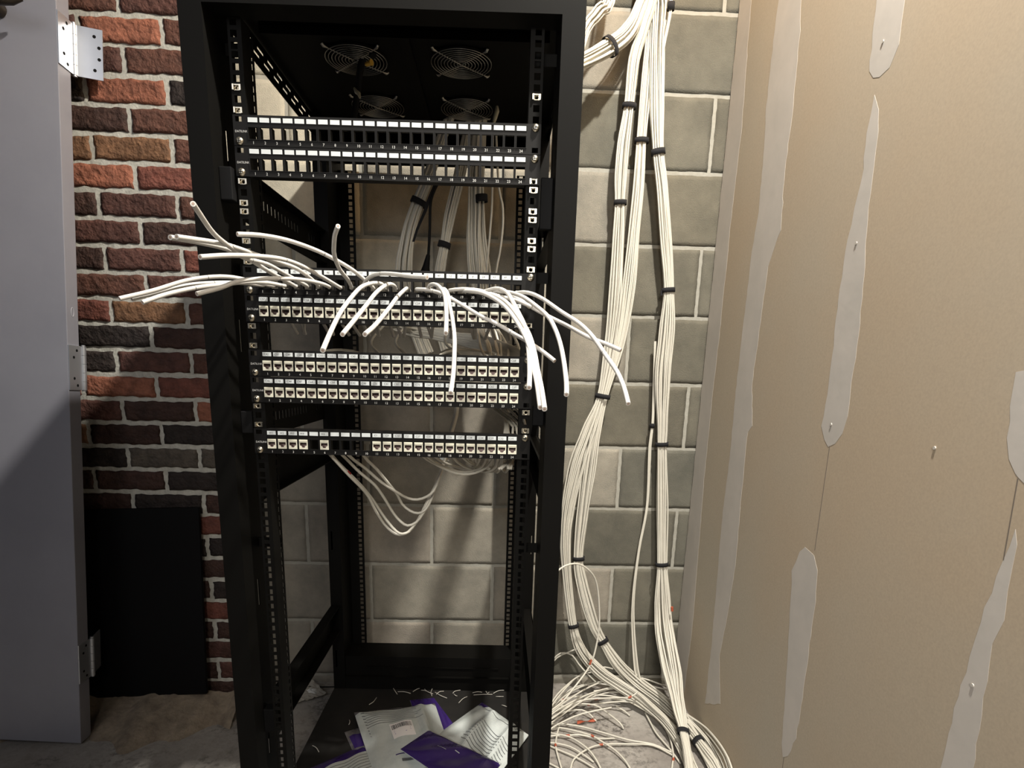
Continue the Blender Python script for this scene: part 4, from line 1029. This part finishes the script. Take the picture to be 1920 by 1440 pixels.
TL_ = [(.10, .10+.035*i, .78-.05*(i % 3), .10+.035*i, .008, 2) for i in range(7)]+[(.06+.004*i, .08+.045*i, .10, .09+.045*i, .012, 2) for i in range(9)]
bag('plastic_bag', [(-58, 545), (12, 560), (92, 408), (0, 380)], ZB, 6, [(0, 1, 0, 1, 1)], 'purple corner of a parts bag poking out behind the barcoded bag', [BAGC, PURP, BINK], seed=6)
bag('plastic_bag', [(-212, 384), (-120, 440), (20, 200), (-90, 150)], ZB, 10, [(0, 1, 0, .10, 0), (.06, .5, .10, .32, 1)], 'dark crumpled clear bag with a purple patch, tucked left under the barcoded bag', [BAGD, PURP, BINK], seed=4)
bag('plastic_bag', [(-290, 212), (-128, 345), (-10, 170), (-160, 40)], ZB+1, 16, [(0, 1, 0, .16, 1)], 'grey printed bag with a purple edge at the bottom left of the rack floor', [BAGC, PURP, BINK], [(.1, .22+.05*i, .85, .22+.05*i, .010, 2) for i in range(7)], seed=5)
bag('plastic_bag', [(-203, 458), (20, 510), (92, 268), (-82, 175)], ZB+12, 22, [(0, 1, 0, .05, 3)], 'grey printed plastic bag with a white barcode sticker on the rack floor', [BAGC, PURP, BINK, BAGD],
    TL_+[(.30, .80, .95, .80, .012, 1), (.36, .86, .9, .86, .03, 2)], seed=1, extra=barcode, folds=((.80, -.05, .06, 10),))
bag('plastic_bag', [(158, 525), (288, 372), (165, 130), (18, 335)], ZB+10, 26, [(0, .16, 0, .10, 1)], 'grey bag with fine printed lines leaning towards the right front rail', [BAGC, PURP, BINK],
    [(.02, .12, .85, .12, .010, 2)]+[(.35, .35+.045*i, .92, .35+.045*i, .009, 2) for i in range(9)]+[(.72, .05, .9, .05, .05, 2)], seed=2, folds=((.35, .15, .07, 12), (.75, .1, .05, 12)))
bag('plastic_bag', [(22, 342), (212, 214), (150, 95), (-40, 262)], ZB+40, 12, [(0, 1, 0, 1, 1)], 'deep purple bag flap lying across the front of the grey bags', [BAGC, PURP, BINK], [(.0, .01, 1, .01, .03, 0), (.30, .42, .42, .42, .012, 0), (.5, .3, .56, .3, .02, 0)], seed=3)
# wire clippings
CL = [((737, 1290), (741, 1296), (745, 1302)), ((746, 1297), (758, 1297), (770, 1300)), ((774, 1297), (782, 1292), (790, 1290)), ((790, 1294), (798, 1295), (808, 1300)), ((812, 1288), (808, 1298), (810, 1305)),
      ((816, 1298), (826, 1304), (838, 1309)), ((818, 1302), (824, 1297), (832, 1296)), ((834, 1290), (842, 1290), (850, 1290)), ((849, 1300), (853, 1296), (863, 1294)), ((851, 1301), (854, 1304), (857, 1305)),
      ((860, 1318), (868, 1310), (876, 1306)), ((886, 1299), (896, 1297), (904, 1298)), ((888, 1303), (905, 1302), (923, 1302)), ((911, 1296), (914, 1300), (917, 1298)), ((925, 1300), (935, 1295), (948, 1294)),
      ((930, 1306), (936, 1306), (944, 1306)), ((941, 1322), (945, 1323), (950, 1325)), ((692, 1321), (700, 1316), (706, 1308)), ((655, 1350), (656, 1354), (654, 1359)), ((586, 1398), (593, 1402), (598, 1410)),
      ((740, 1329), (746, 1330), (752, 1329)), ((796, 1292), (802, 1297), (812, 1301))]
lc = MATS.get('clip') or mat('clip', (.42, .40, .36), .5)
for i, c in enumerate(CL):
    P = [at_z(u, v, ZB+1.6+(4 if k == 1 else 0)) for k, (u, v) in enumerate(c)]
    make_cable(spline(P, 5), 1.1, 'short pale wire clipping scattered on the black rack floor', 'wire clippings on the rack floor', m=lc, name='wire_clipping', cat='wire clipping', n=5)
P = [at_y(u, v, 604) for u, v in ((757, 1254), (758, 1257), (756, 1260))]
# scrap at the foot of the block wall, seen through the left side of the rack
q = MB(); N = 14; vs = []
A4 = [at_z(545, 1296, FLOOR+24), at_z(584, 1272, FLOOR+46), at_z(612, 1300, FLOOR+10), at_z(548, 1322, FLOOR+6)]
r1 = random.Random(9)
for j in range(N+1):
    for i in range(N+1):
        u, v = i/N, j/N; p = A4[0]*(1-u)*(1-v)+A4[1]*u*(1-v)+A4[2]*u*v+A4[3]*(1-u)*v; vs.append(p+Vector((0, 0, r1.uniform(-3, 3))))
q.add(vs+[v-Vector((0, 0, 2)) for v in vs], [(j*(N+1)+i, j*(N+1)+i+1, (j+1)*(N+1)+i+1, (j+1)*(N+1)+i) for j in range(N) for i in range(N)], False)
tag(q.build('packing_sheet', mat('dusty_packing_foam', (.34, .32, .28), .8, noise=(30, (.2, .17, .13), .6))), 'crumpled dusty packing sheet on the floor behind the rack at the left', 'packing sheet')
q = MB(); c = at_z(584, 1296, FLOOR+14); r1 = random.Random(4); vs = []
for j in range(9):
    for i in range(14):
        a = 2*math.pi*i/14; b = math.pi*j/8; rr = 24*(1+r1.uniform(-.18, .18)); vs.append(c+Vector((rr*math.sin(b)*math.cos(a), rr*.8*math.sin(b)*math.sin(a), max(-12, rr*.5*math.cos(b)))))
q.add(vs, [(j*14+i, j*14+(i+1) % 14, (j+1)*14+(i+1) % 14, (j+1)*14+i) for j in range(8) for i in range(14)])
tag(q.build('crumpled_wrapper', mat('white_wrapper', (.6, .6, .58), .35, bump=(200, .5, .002))), 'crumpled white wrapper lying on the packing sheet behind the rack', 'wrapper')
make_cable(spline([at_z(540, 1303, FLOOR+5), at_z(560, 1295, FLOOR+12), at_z(575, 1288, FLOOR+30), at_z(610, 1288, FLOOR+16), at_z(652, 1287, FLOOR+10)], 12), 2, 'thin dark wire running from the white wrapper towards the rack floor', None, m=BLACKRUB, name='dark_wire', cat='wire')
